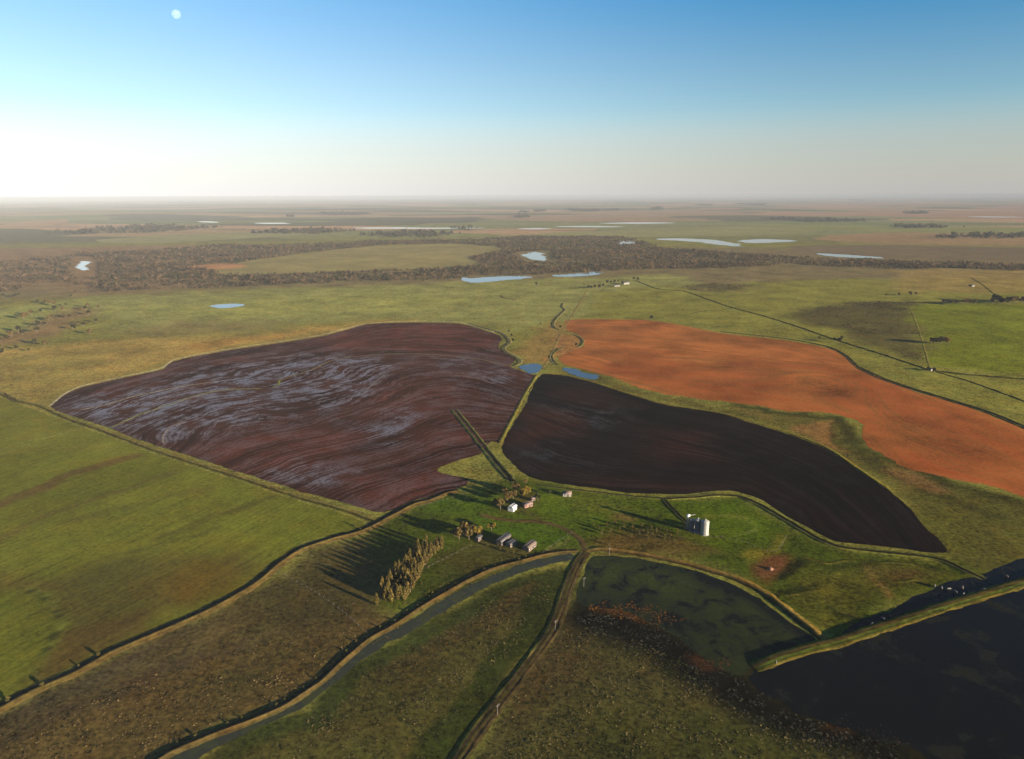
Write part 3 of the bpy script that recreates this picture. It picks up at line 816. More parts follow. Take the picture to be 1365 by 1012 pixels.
# pale green island field in the river wood
def col_flat(rgb, amp=0.1):
    def f(x, y):
        c = np.tile(A(*rgb), (len(x), 1)) * (1 + amp * nz(x, y, 60, 4) + amp * nz(x, y, 150, 5))[:, None]
        return np.clip(c, 0.002, 0.9)
    return f
ISLAND = [(285, 362), (320, 350), (420, 336), (500, 328), (600, 325), (662, 329), (670, 334), (625, 343), (642, 352), (600, 358), (480, 362), (380, 366), (300, 368)]
sheet('meadow', ISLAND, 0.2, M_GREEN, 25, 15, 3, colfn=col_flat((150, 136, 92)))
sheet('meadow', [(250, 356), (300, 352), (330, 355), (300, 359)], 0.3, M_GREEN, 20, 10, 2, colfn=col_flat((196, 142, 104)))
for px, rgb in [([(640, 320), (760, 309), (860, 306), (1010, 302), (1100, 306), (1000, 314), (860, 316)], (146, 140, 96)),
                ([(1080, 318), (1200, 310), (1365, 312), (1500, 318), (1500, 326), (1200, 325)], (158, 126, 94)),
                ([(1000, 296), (1180, 300), (1365, 302), (1500, 306), (1300, 311), (1050, 305)], (138, 136, 84)),
                ([(880, 272), (1100, 270), (1365, 268), (1500, 274), (1400, 292), (1150, 294), (950, 284)], (168, 128, 106)),
                ([(640, 290), (760, 283), (900, 280), (1000, 284), (950, 292), (780, 296)], (158, 130, 108)),
                ([(0, 300), (70, 293), (85, 297), (40, 303), (-80, 308)], (176, 142, 112)),
                ([(130, 320), (260, 312), (360, 310), (420, 312), (300, 320), (180, 325)], (146, 140, 100)),
                ([(1060, 328), (1250, 328), (1500, 336), (1500, 348), (1200, 344), (1100, 340)], (122, 104, 84))]:
    sheet('meadow', px, 0.22 + 0.02 * random.random(), M_GREEN, 120, 60, 20, colfn=col_flat(rgb))

# ------------------------------------------------------------------ banks, ditches and tracks
HS = 0.8
def ribbon(name, px, prof, mat=M_LAND, step=2.5, jit=0.25, hj=0.12, world=None, taper=True):
    """sweep a cross-section [(offset to the right, height, rgb)] along a traced line"""
    c = catmull(GP(px) if world is None else world, step)
    c = c + np.stack([jit * nz(c[:, 0], c[:, 1], 4.3, 1), jit * nz(c[:, 0], c[:, 1], 3.7, 2)], 1)
    t = np.gradient(c, axis=0); t /= np.linalg.norm(t, axis=1)[:, None] + 1e-9
    nrm = np.stack([t[:, 1], -t[:, 0]], 1)
    n, kx = len(c), len(prof)
    V = np.zeros((n, kx, 3)); Cc = np.zeros((n, kx, 3))
    end = np.ones(n)
    if taper:
        q = min(4, n // 3)
        end[:q] = np.linspace(0.15, 1, q); end[-q:] = np.linspace(1, 0.15, q)
    for i, (off, h, rgb) in enumerate(prof):
        w = off + (0.18 * abs(off) + 0.1) * nz(c[:, 0] + 31 * i, c[:, 1], 3.3, i + 3) * (0.5 if abs(off) < 1 else 1)
        V[:, i, :2] = c + nrm * w[:, None]
        hh = (h * HS if h > 0.15 else h) * end
        if h > 0.15:
            hh = hh * (1 + hj * nz(c[:, 0], c[:, 1] + 17 * i, 5.0, i))
        V[:, i, 2] = hh if h >= 0 else h
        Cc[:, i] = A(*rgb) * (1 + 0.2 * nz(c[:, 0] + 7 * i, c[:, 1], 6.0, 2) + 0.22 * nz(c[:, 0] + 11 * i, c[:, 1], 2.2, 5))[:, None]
    i, j = np.meshgrid(np.arange(n - 1), np.arange(kx - 1), indexing='ij')
    a = i * kx + j
    f = np.stack([a, a + 1, a + kx + 1, a + kx], -1).reshape(-1, 4)
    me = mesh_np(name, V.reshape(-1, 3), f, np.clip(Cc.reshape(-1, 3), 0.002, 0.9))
    return struct(link(name, me, mat))

TAN, TAN2 = (108, 90, 54), (78, 66, 38)  # sun-facing bank slopes are coloured darker to offset the low sun
DK = (58, 52, 34)
# levee on the left: ditch on its far side, sunlit face towards the camera
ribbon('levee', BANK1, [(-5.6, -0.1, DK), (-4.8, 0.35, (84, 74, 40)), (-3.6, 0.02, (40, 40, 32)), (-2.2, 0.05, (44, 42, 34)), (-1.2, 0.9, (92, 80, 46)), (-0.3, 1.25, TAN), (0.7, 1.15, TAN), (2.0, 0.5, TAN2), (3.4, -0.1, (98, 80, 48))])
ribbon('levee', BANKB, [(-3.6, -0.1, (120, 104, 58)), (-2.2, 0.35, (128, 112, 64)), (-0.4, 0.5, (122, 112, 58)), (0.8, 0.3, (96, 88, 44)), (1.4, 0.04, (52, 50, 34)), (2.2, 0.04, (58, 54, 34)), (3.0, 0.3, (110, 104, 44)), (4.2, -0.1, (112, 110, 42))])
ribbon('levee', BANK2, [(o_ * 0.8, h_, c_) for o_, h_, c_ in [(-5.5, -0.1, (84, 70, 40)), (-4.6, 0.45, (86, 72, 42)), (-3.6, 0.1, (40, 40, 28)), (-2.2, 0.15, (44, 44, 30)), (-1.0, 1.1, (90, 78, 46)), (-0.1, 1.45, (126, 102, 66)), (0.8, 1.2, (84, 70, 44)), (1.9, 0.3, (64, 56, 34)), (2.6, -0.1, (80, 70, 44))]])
ribbon('channel_water', CHAN, [(-4.2, 0.03, (80, 80, 70)), (-1.5, 0.045, (80, 80, 70)), (1.5, 0.045, (80, 80, 70)), (4.0, 0.03, (80, 80, 70))], M_CHAN, taper=False)
# farm track on a low causeway: two wheel ruts and grass between
ribbon('dirt_track', TRACK, [(o_ * 0.82, h_ * 0.8, c_) for o_, h_, c_ in [(-5.6, -0.1, (60, 62, 24)), (-4.4, 0.35, (92, 88, 44)), (-3.2, 0.75, (96, 92, 46)), (-2.3, 0.62, (64, 52, 38)), (-1.3, 0.6, (70, 56, 42)), (-0.6, 0.7, (72, 66, 34)), (0.5, 0.7, (76, 68, 36)), (1.1, 0.6, (76, 60, 44)), (2.1, 0.62, (78, 62, 46)), (2.8, 0.8, (78, 66, 42)), (3.8, 0.3, (52, 46, 30)), (4.8, -0.1, (64, 56, 34))]])
ribbon('dirt_track', TRACK2, [(-2.6, -0.05, (84, 86, 30)), (-1.8, 0.07, (90, 74, 46)), (0, 0.1, (94, 78, 50)), (1.8, 0.07, (90, 74, 46)), (2.6, -0.05, (84, 86, 30))], hj=0.0)
ribbon('levee', BANK3, [(-3.8, -0.1, (104, 92, 40)), (-2.4, 0.6, (122, 102, 50)), (-0.8, 1.3, (134, 110, 58)), (0.6, 1.3, (122, 98, 56)), (1.8, 0.6, (72, 60, 36)), (3.2, -0.1, (48, 44, 30))])
ribbon('dike', DIKE, [(0.62 * o_, h_ * 0.9, c_) for o_, h_, c_ in [(-7.0, -0.1, (62, 70, 34)), (-5.5, 0.9, (70, 80, 40)), (-3.6, 2.1, (78, 86, 44)), (-2.4, 2.5, (72, 76, 38)), (-0.6, 2.45, (78, 64, 38)), (1.2, 2.45, (84, 72, 40)), (2.6, 2.5, (66, 74, 30)), (4.2, 1.7, (32, 38, 14)), (5.4, 0.6, (70, 64, 30)), (6.4, -0.1, (84, 72, 38))]], jit=0.12)  # sun-facing slope darkened in colour so only its foot looks bright
# drains round the dark field
def drain(px, w=1.0, h=0.55, rgb=(110, 104, 46), name='drain'):
    return ribbon(name, px, [(-2.6 * w, -0.1, rgb), (-1.7 * w, h, rgb), (-0.9 * w, 0.4 * h, (64, 60, 34)), (-0.5 * w, 0.035, (36, 36, 30)), (0.5 * w, 0.035, (36, 36, 30)), (0.9 * w, 0.5 * h, (64, 60, 34)), (1.7 * w, h, rgb), (2.6 * w, -0.1, rgb)])
drain([(885, 665), (920, 663), (958, 660), (984, 662), (1010, 672), (1049, 694), (1088, 717), (1115, 728), (1150, 733), (1215, 740), (1250, 745), (1285, 760), (1312, 772)], 1.25, 0.7, (104, 104, 50))
drain([(884, 664), (893, 675), (905, 687), (918, 699)], 0.9, 0.6, (74, 80, 38))
drain([(605, 546), (622, 567), (640, 590), (660, 615), (683, 642)], 1.7, 0.8, (104, 104, 60))
drain([(716, 646), (760, 652), (840, 661), (884, 664)], 0.7, 0.3, (88, 92, 46))
drain([(1143, 489), (1175, 504), (1212, 517), (1271, 535), (1316, 549), (1360, 567), (1440, 600)], 1.8, 0.8, (104, 96, 56))
drain([(960, 442), (1049, 452), (1102, 462), (1126, 473), (1143, 489)], 1.2, 0.6, (116, 102, 58))
ribbon('farm_path', [(716, 499), (700, 525), (684, 556), (665, 592)], [(-2.2, -0.05, (104, 92, 46)), (-1.4, 0.4, (126, 122, 50)), (0, 0.5, (112, 94, 58)), (1.4, 0.4, (130, 126, 52)), (2.2, -0.05, (104, 92, 46))])
ribbon('levee', [(722, 498), (753, 500), (786, 508), (830, 522), (889, 539), (958, 550), (1019, 567), (1060, 580), (1102, 597), (1144, 625), (1191, 657)], [(-3.0, -0.1, (120, 108, 50)), (-1.2, 0.4, (134, 120, 54)), (0.6, 0.5, (126, 112, 50)), (2.0, -0.1, (70, 60, 36))])
ribbon('levee', [(66, 542), (88, 524), (111, 514), (164, 502), (214, 491), (234, 479), (293, 467), (340, 460), (426, 447), (461, 438), (493, 431), (558, 428), (613, 430), (644, 438), (660, 443)], [(-2.6, -0.05, (168, 148, 90)), (-1.4, 0.13, (188, 174, 140)), (0.6, 0.14, (192, 180, 150)), (1.8, -0.05, (150, 132, 100))])
# creeks and pale meanders
def creek(px, w=1.0):
    ribbon('creek', px, [(-4.5 * w, -0.1, (120, 112, 64)), (-3.2 * w, 0.5, (152, 142, 94)), (-1.4 * w, 0.06, (120, 112, 84)), (1.0 * w, 0.06, (70, 66, 50)), (2.2 * w, 0.5, (80, 78, 46)), (3.6 * w, 0.5, (100, 94, 54)), (4.8 * w, -0.1, (120, 112, 60))], hj=0.5)
creek([(625, 431), (648, 438), (668, 444), (676, 450), (679, 457), (671, 464), (676, 470), (688, 476), (693, 483), (684, 488)], 0.95)
creek([(751, 404), (749, 409), (753, 413), (748, 418), (741, 425), (737, 432), (740, 437), (747, 440)], 0.65)
creek([(742, 487), (736, 480), (735, 473), (742, 467), (752, 463)], 0.65)
creek([(764, 446), (772, 449), (777, 455), (774, 461), (768, 463)], 0.55)
creek([(668, 394), (672, 397), (683, 399), (690, 400)], 1.0)
ribbon('farm_path', [(782, 387), (776, 398), (768, 412), (760, 424), (752, 438), (742, 456), (732, 478), (724, 490)], [(-2.4, -0.1, (138, 122, 72)), (-1.2, 0.1, (142, 120, 76)), (1.2, 0.1, (138, 116, 74)), (2.4, -0.1, (124, 112, 64))])
ribbon('plough_line', [(862, 464), (900, 464), (960, 471), (1040, 481), (1100, 486), (1142, 490)], [(-1.6, -0.05, (96, 66, 38)), (-0.6, 0.14, (90, 62, 36)), (0.6, 0.14, (112, 76, 42)), (1.6, -0.05, (120, 80, 44))], jit=1.2)
# contour bunds inside the ploughed field
def bund(px, rgb=(120, 112, 84), w=1.0, h=0.3):
    ribbon('contour_bund', px, [(-1.6 * w, -0.05, rgb), (-0.5 * w, h, rgb), (0.6 * w, h, rgb), (1.6 * w, -0.05, rgb)], jit=0.8, hj=0.4)
bund([(145, 571), (165, 562), (190, 551), (230, 538), (270, 525), (310, 519), (350, 518)], (124, 118, 84), 1.2)
bund([(362, 517), (370, 513), (372, 508), (378, 505)], (116, 116, 66), 1.3, 0.35)
bund([(378, 505), (400, 498), (422, 490), (438, 482), (455, 478), (480, 475), (520, 472), (560, 472), (610, 475), (650, 481), (684, 489)], (126, 106, 86), 1.1)
bund([(105, 547), (140, 540), (180, 528), (240, 516), (290, 508)], (136, 126, 122), 1.0)
bund([(219, 592), (216, 584), (222, 573), (234, 566), (250, 560)], (128, 114, 112), 0.8)
bund([(480, 528), (492, 516), (504, 506), (516, 498)], (112, 104, 112), 0.8)
# hedged lanes and fence lines on the plain beyond
def hedge(px, w=1.0, h=1.2, rgb=(70, 70, 40)):
    ribbon('hedge_bank', px, [(-2.5 * w, -0.1, rgb), (-1.2 * w, h, rgb), (0.2 * w, h * 0.8, rgb), (1.2 * w, 0.2, rgb), (2.5 * w, -0.1, rgb)], jit=0.8, hj=0.6, step=4)
hedge([(846, 374), (862, 380), (880, 386), (910, 388), (940, 398), (975, 410), (1020, 422), (1070, 438), (1110, 452), (1180, 474), (1240, 494)], 1.2, 1.0)
hedge([(1240, 494), (1280, 499), (1330, 503), (1420, 510)], 1.4, 1.4)
hedge([(1248, 496), (1290, 508), (1330, 522), (1400, 548)], 0.9, 0.7)
hedge([(980, 410), (960, 414), (940, 415), (920, 418)], 0.8, 0.8)
hedge([(1294, 370), (1310, 380), (1325, 392)], 0.7, 0.5)
hedge([(1210, 402), (1218, 422), (1228, 450), (1240, 492)], 0.6, 0.14, (124, 114, 60))
hedge([(0, 524), (14, 531), (24, 536)], 1.6, 0.6, (80, 66, 40))
hedge([(1170, 404), (1230, 404), (1260, 406)], 1.6, 1.6, (58, 60, 36))

# spoil ridges on the rough corner by the dike
for px in [[(1044, 794), (1066, 790), (1094, 785)], [(1104, 808), (1124, 816), (1146, 821)], [(1104, 768), (1132, 780), (1158, 794)],
           [(1070, 742), (1100, 750), (1140, 746)], [(1160, 752), (1196, 750), (1232, 756)], [(1170, 772), (1200, 776), (1226, 772)]]:
    ribbon('spoil_ridge', px, [(-1.8, -0.1, (84, 80, 30)), (-0.7, 0.26, (76, 74, 28)), (0.5, 0.28, (80, 78, 30)), (1.8, -0.1, (92, 86, 34))], jit=0.9, hj=0.6)

# ------------------------------------------------------------------ vegetation meshes
def tube(V, F, p0, p1, r0, r1, n=6):
    p0, p1 = np.array(p0, float), np.array(p1, float)
    d = p1 - p0; d /= np.linalg.norm(d) + 1e-9
    a = np.cross(d, (0, 0, 1) if abs(d[2]) < 0.9 else (1, 0, 0)); a /= np.linalg.norm(a)
    b = np.cross(d, a)
    base = len(V)
    for p, r in ((p0, r0), (p1, r1)):
        for i in range(n):
            t = 2 * math.pi * i / n
            V.append(p + r * (math.cos(t) * a + math.sin(t) * b))
    for i in range(n):
        j = (i + 1) % n
        F.append((base + i, base + j, base + n + j, base + n + i))

def leaf_cloud(rng, pts, size, cols, flat=0.0):
    """one small quad of leaves at each point"""
    n = len(pts)
    u = rng.normal(size=(n, 3)); u /= np.linalg.norm(u, axis=1)[:, None]
    w = rng.normal(size=(n, 3)); v = np.cross(u, w); v /= np.linalg.norm(v, axis=1)[:, None]
    s = (size * rng.uniform(0.55, 1.35, n))[:, None]
    q = np.stack([pts - u * s - v * s * 0.7, pts + u * s * 1.1 - v * s * 0.5, pts + u * s * 0.8 + v * s * 0.9, pts - u * s * 0.7 + v * s * 0.6], 1)
    f = np.arange(4 * n).reshape(n, 4)
    return q.reshape(-1, 3), f, np.repeat(cols, 4, 0)

def crown_points(rng, kind, n, h, r):
    if kind == 'poplar':
        z = rng.uniform(0.03, 1.0, n)
        prof = np.minimum(1.0, (z / 0.25)) ** 0.6 * (1 - ((z - 0.25).clip(0) / 0.78) ** 1.6)
        t = rng.uniform(0, 2 * np.pi, n); q = r * prof * np.sqrt(rng.uniform(0.15, 1, n))
        lob = 1 + 0.25 * np.sin(3 * t + 9 * z)
        return np.stack([q * lob * np.cos(t), q * lob * np.sin(t), z * h], 1)
    # clumped round crown
    k = 11
    cc = rng.normal(size=(k, 3)); cc /= np.linalg.norm(cc, axis=1)[:, None]
    cc *= rng.uniform(0.35, 0.72, k)[:, None]
    i = rng.integers(0, k, n)
    p = rng.normal(size=(n, 3)); p /= np.linalg.norm(p, axis=1)[:, None]
    p = cc[i] + p * (rng.uniform(0.25, 0.42, k)[i] * rng.uniform(0.6, 1, n))[:, None]
    lowcut = 0.62 if kind == 'round' else 0.5
    p[:, 2] = np.maximum(p[:, 2], -0.8 + rng.uniform(0, 0.2, n))
    return np.stack([p[:, 0] * r, p[:, 1] * r, h * lowcut + p[:, 2] * h * (1 - lowcut)], 1)

TREE = {}
def tree_kind(key, kind, h, r, n, size, pal, seed):
    rng = np.random.default_rng(seed)
    V, F = [], []
    top = h * (0.85 if kind == 'poplar' else 0.6)
    lean = rng.normal(size=2) * 0.04 * h
    tr = 0.022 * h + 0.05
    mid = (lean[0] * 0.4, lean[1] * 0.4, top * 0.45)
    tip = (lean[0], lean[1], top)
    tube(V, F, (0, 0, -0.15), mid, tr * 1.25, tr * 0.75)
    tube(V, F, mid, tip, tr * 0.75, tr * 0.2)
    for q in range(7):
        a = rng.uniform(0, 6.28); z0 = top * rng.uniform(0.3, 0.85)
        L = r * rng.uniform(0.5, 0.95) * (0.6 if kind == 'poplar' else 1)
        up = L * (1.6 if kind == 'poplar' else 0.6)
        x0, y0 = lean * z0 / top
        tube(V, F, (x0, y0, z0), (x0 + L * math.cos(a), y0 + L * math.sin(a), min(z0 + up, h * 0.95)), tr * 0.4, tr * 0.1, 4)
    tm = mesh_np('trunk', V, F)
    tm.materials.append(M_BARK)
    pts = crown_points(rng, kind, n, h, r)
    pal = np.array([A(*c, 0.85) for c in pal])
    ci = rng.integers(0, len(pal), n)
    cols = pal[ci] * rng.uniform(0.7, 1.25, n)[:, None]
    v, f, c = leaf_cloud(rng, pts, size, cols)
    cmh = mesh_np('crown', v, f, np.clip(c, 0.002, 0.8))
    cmh.materials.append(M_LEAF)
    TREE.setdefault(key, []).append((tm, cmh))

GOLD = [(168, 142, 80), (146, 122, 68), (126, 108, 60), (180, 156, 104), (100, 90, 50), (116, 110, 60)]
BROWN = [(156, 124, 78), (140, 116, 70), (120, 100, 62), (150, 134, 86), (104, 92, 52)]
GREEN = [(96, 98, 50), (82, 88, 44), (112, 108, 60), (70, 74, 40)]
DARK = [(74, 72, 48), (62, 64, 42), (90, 82, 54), (56, 54, 40)]
for sd in range(5):
    tree_kind('poplar', 'poplar', 8.6, 1.35, 760, 0.31, GOLD, 100 + sd)
    tree_kind('brown', 'round', 6.6, 3.1, 620, 0.42, BROWN, 120 + sd)
    tree_kind('gold', 'round', 5.6, 2.8, 600, 0.40, [(176, 150, 66), (160, 134, 56), (140, 120, 52), (190, 160, 80)], 140 + sd)
    tree_kind('shrub', 'bush', 2.8, 1.0, 170, 0.20, [(128, 118, 62), (112, 104, 56), (150, 126, 76), (96, 92, 46)], 160 + sd)
    tree_kind('green', 'round', 5.5, 2.2, 380, 0.32, GREEN, 180 + sd)
    tree_kind('dark', 'round', 8.5, 3.6, 260, 0.62, DARK, 200 + sd)
    tree_kind('tan', 'round', 9.0, 3.4, 260, 0.6, [(138, 112, 76), (120, 96, 66), (104, 86, 58), (150, 124, 88)], 220 + sd)

def plant(name, label, cat, group, kind, px, scale=1.0, sz=None, world=None):
    x, y = G(*px) if world is None else world
    t = thing(name, label, cat, (x, y, 0), random.uniform(0, 6.28), group)
    tm, cmh = random.choice(TREE[kind])
    link('trunk', tm, None, t); link('crown', cmh, None, t)
    s = scale * random.uniform(0.9, 1.1)
    t.scale = (s, s, s * (sz or random.uniform(0.9, 1.12)))
    return t

# poplar shelterbelt
LE = GP([(503, 806), (512, 788), (532, 763), (552, 744), (562, 729)])
RE = GP([(540, 800), (552, 779), (567, 752), (580, 739), (592, 727)])
def along(P, t):
    d = np.concatenate([[0], np.cumsum(np.linalg.norm(np.diff(P, axis=0), axis=1))])
    q = t * d[-1]
    return np.array([np.interp(q, d, P[:, 0]), np.interp(q, d, P[:, 1])])
for row in range(5):
    for i in range(15):
        t = (i + 0.5 * (row % 2)) / 15 + random.uniform(-0.015, 0.015)
        p = along(LE, min(max(t, 0), 1)) * (1 - row / 4) + along(RE, min(max(t, 0), 1)) * row / 4
        p = p + np.array([random.uniform(-0.7, 0.7), random.uniform(-0.7, 0.7)])
        end = ' at its lower end' if i < 3 else (' at its upper end' if i > 11 else '')
        if row == 4:
            lab = 'golden poplar on the sunlit straight edge of the shelterbelt'
        elif row == 0:
            lab = 'golden poplar on the shadow side of the shelterbelt'
        else:
            lab = 'golden poplar inside the dense shelterbelt'
        plant('poplar_tree', lab + end, 'tree', 'poplars of the shelterbelt', random.choice(['poplar'] * 7 + ['brown']), None, random.choice([0.82, 0.92, 1.0, 1.05, 1.15]) , None, p) if random.random() > 0.06 else None

def grove(name, cat, group, kind, items, base):
    for it in items:
        px, sc, lab = it
        plant(name, lab, cat, group, kind, px, sc * 1.3)

H = 'trees round the white farm building'
grove('autumn_tree', 'tree', H, 'brown', [
    ((667, 679), 1.1, 'brown autumn tree touching the left side of the white building'),
    ((661, 675), 0.8, 'smaller brown tree at the far left of the clump by the white building'),
    ((676, 669), 1.05, 'brown autumn tree directly behind the white building'),
    ((684, 665), 0.95, 'olive brown tree between the white building and the red brick ruin'),
    ((688, 657), 1.0, 'brown tree at the back left of the farm clump near the drain end'),
    ((673, 661), 0.9, 'brown tree at the back of the clump, left of the golden one')], None)
plant('autumn_tree', 'tall golden round tree at the back of the clump near the dark field', 'tree', H, 'gold', (702, 659), 1.5)
plant('autumn_tree', 'golden tree beside the reddish walls of the brick ruin', 'tree', H, 'gold', (697, 663), 1.25)
plant('green_tree', 'low olive green tree right of the brick ruin', 'tree', H, 'green', (717, 668), 1.05)
plant('green_tree', 'dark tree standing alone right of the farm clump', 'tree', H, 'green', (733, 660), 0.8)
plant('autumn_tree', 'rusty leafless tree at the edge of the dark field above the clump', 'tree', H, 'brown', (700, 645), 0.7)
B = 'trees at the left end of the barns'
for px, sc, lab in [((606, 715), 0.9, 'leftmost brown tree of the clump by the barns'), ((612, 719), 0.95, 'brown tree second from the left of the clump by the barns'),
                    ((618, 714), 1.1, 'tall brown tree in the middle of the clump by the barns'), ((625, 719), 1.0, 'brown tree in front of the middle of the clump by the barns'),
                    ((628, 711), 0.85, 'brown tree at the back of the clump by the barns')]:
    plant('autumn_tree', lab, 'tree', B, 'brown', px, sc * 1.3)
plant('autumn_tree', 'yellow round tree behind the small pale hut', 'tree', B, 'gold', (637, 714), 1.4)
plant('autumn_tree', 'yellow round tree standing alone behind the barns', 'tree', B, 'gold', (655, 707), 1.3)
for px, sc, lab in [((667, 733), 0.9, 'green shrub in front of the long barn'), ((676, 737), 0.8, 'yellow green shrub near the front corner of the long barn'), ((685, 738), 0.9, 'green shrub between the two barns, nearest the channel'),
                    ((692, 747), 0.8, 'dark shrub on the channel bank below the second barn'), ((664, 727), 0.7, 'small shrub at the left wall of the long barn'), ((650, 728), 0.8, 'dark shrub in the shade left of the long barn'),
                    ((571, 757), 0.9, 'dark shrub right of the poplar shelterbelt'), ((562, 779), 0.5, 'tiny yellow shrub on the grass right of the shelterbelt'), ((572, 790), 0.6, 'tiny shrub near the channel bank below the shelterbelt')]:
    plant('shrub', lab, 'shrub', 'shrubs about the barns', 'shrub', px, sc)
row_px = [(791, 700), (802, 712), (809, 702), (814, 711), (812, 727), (820, 699), (832, 703), (841, 716), (843, 704), (848, 709), (856, 704), (862, 714), (864, 719), (868, 706), (873, 719),
          (875, 710), (880, 707), (886, 719), (893, 716), (898, 721), (903, 712), (852, 713), (889, 709), (826, 706), (797, 705), (910, 720), (858, 709), (870, 713)]
for i, px in enumerate(row_px):
    lab = 'slender pale shrub in the row between the track junction and the silos'
    if px == (812, 727): lab = 'single thin shrub below the row, close to the pond bank'
    if px == (841, 716): lab = 'yellow green bush on bare ground in front of the shrub row'
    if px == (802, 712): lab = 'tall bent tan shrub near the left end of the row by the track'
    plant('shrub', lab, 'shrub', 'shrubs in the row before the silos', 'shrub', px, random.uniform(0.8, 1.25) * (1.25 if px == (802, 712) else 1), 1.15)
for px, sc, lab in [((57, 915), 1.25, 'round bush on the left levee, largest of the four with long shadows'), ((131, 875), 1.2, 'round bush on the left levee, rightmost of the four'),
                    ((11, 935), 1.1, 'round bush on the left levee at the edge of the photo'), ((105, 889), 0.7, 'smallest bush on the left levee, between two larger ones')]:
    plant('levee_bush', lab, 'bush', 'bushes on the left levee', 'shrub', px, sc)
for px, sc, lab in [((474, 702), 1.0, 'pale dead bush where the two left levees meet'), ((480, 706), 0.7, 'dark bush beside the dead one where the levees meet')]:
    plant('levee_bush', lab, 'bush', 'bushes where levees meet', 'shrub', px, sc)
for i in range(26):     # bush line along the channel bank
    p = along(GP(BANK2), 0.02 + i * 0.037 + random.uniform(-0.012, 0.012))
    a = along(GP(BANK2), min(0.99, 0.03 + i * 0.037)) - p
    nrm = np.array([-a[1], a[0]]) / (np.linalg.norm(a) + 1e-6)
    if a[0] < 0: nrm = -nrm
    plant('bank_shrub', 'low dark shrub in the bush line along the channel levee', 'shrub', 'shrubs along the channel levee', 'shrub', None, random.uniform(0.4, 0.75), 0.8, p + nrm * random.uniform(2.5, 5))

# trees out on the plain
P = 'trees along the far right lane'
for i, x in enumerate([1242, 1246, 1250, 1254, 1258]):
    plant('field_tree', ['leftmost', 'second', 'third', 'fourth', 'fifth'][i] + ' tree from the left in the short row in the right pasture', 'tree', 'row of five in the right pasture', 'dark' if i < 4 else 'tan', (x, 459), 1.45 + 0.15 * (i % 2))
plant('field_tree', 'golden tree at the right end of the short row in the right pasture', 'tree', 'row of five in the right pasture', 'gold', (1263, 459), 1.9)
for x in range(1258, 1302, 5):
    plant('field_tree', 'dark tree in the low row along the far right lane', 'tree', P, 'dark' if x < 1275 else 'tan', (x + random.uniform(-1, 1), 406), random.uniform(1.1, 1.6))
for x in range(1322, 1372, 4):
    plant('field_tree', 'tall tree in the row at the right edge beyond the pasture', 'tree', P, random.choice(['dark', 'tan']), (x + random.uniform(-1.5, 1.5), 406 - random.uniform(0, 3)), random.uniform(1.5, 2.3))
for x, sc in ((1181, 0.8), (1198, 0.9), (1213, 1.3), (1221, 1.2)):
    plant('field_tree', 'thin tree standing behind the brown scrub patch', 'tree', P, 'tan', (x, 395), sc)
for px, sc, lab in [((1113, 456), 1.0, 'dark tree left of the three beside the lane above the rust field'), ((1118, 458), 1.2, 'dark tree in the middle of the three beside the lane'), ((1122, 454), 0.9, 'dark tree right of the three beside the lane'),
                    ((1092, 452), 0.6, 'small dark bush left of the three trees by the lane'), ((868, 427), 1.1, 'dark tree standing alone at the top edge of the rust field'), ((715, 381), 1.3, 'dark tree standing alone in the green plain below the river wood'),
                    ((1245, 496), 0.8, 'dark bush at the bend of the right lane'), ((1236, 494), 0.6, 'small dark bush left of the lane bend'), ((747, 438), 0.8, 'dark bush where the upper creek meets the path'), ((768, 462), 0.7, 'dark bush on the small loop of the creek'),
                    ((682, 449), 0.6, 'dark bush on the right bank of the creek bend'), ((684, 456), 0.7, 'dark bush below the creek bend'), ((678, 444), 0.6, 'dark bush above the creek bend'), ((720, 433), 0.5, 'small bush alone left of the upper creek'), ((1292, 383), 1.0, 'dark tree beside the small distant hut')]:
    plant('lone_tree', lab, 'tree', None, 'dark', px, sc)
for x, y in [(784, 386), (788, 385), (793, 384), (799, 385), (804, 383), (809, 379), (814, 378), (819, 378), (824, 377), (829, 378), (845, 374), (850, 375)]:
    plant('field_tree', 'dark tree in the grove round the far white farmhouse', 'tree', 'grove of the far farmhouse', 'dark', (x, y), random.uniform(0.9, 1.3))
scr = [(25, 396), (50, 404), (36, 423), (32, 426), (65, 428), (70, 427), (60, 405), (66, 406), (73, 408), (80, 409), (88, 409), (54, 417), (25, 443), (30, 447), (50, 444), (39, 438), (52, 435), (60, 435),
       (79, 425), (87, 424), (93, 424), (117, 410), (9, 454), (3, 473), (38, 469), (109, 388), (95, 396), (100, 392), (42, 421), (20, 397), (4, 396), (114, 414), (105, 432), (112, 436), (98, 440), (120, 446), (128, 430), (118, 420), (131, 412), (46, 459), (60, 461), (22, 466), (73, 414), (84, 415), (15, 450)]
for px in scr:
    kd = random.choice(['dark', 'dark', 'green', 'tan'])
    wh = 'at the top of the rough rise at left' if px[1] < 412 else ('along the middle of the rough rise at left' if px[1] < 430 else 'at the foot of the rough rise at left')
    plant('scrub_tree', {'dark': 'dark', 'green': 'olive green', 'tan': 'brown'}[kd] + ' scrub tree ' + wh, 'tree', 'scrub on the left rise', kd, px, random.uniform(0.95, 1.5))

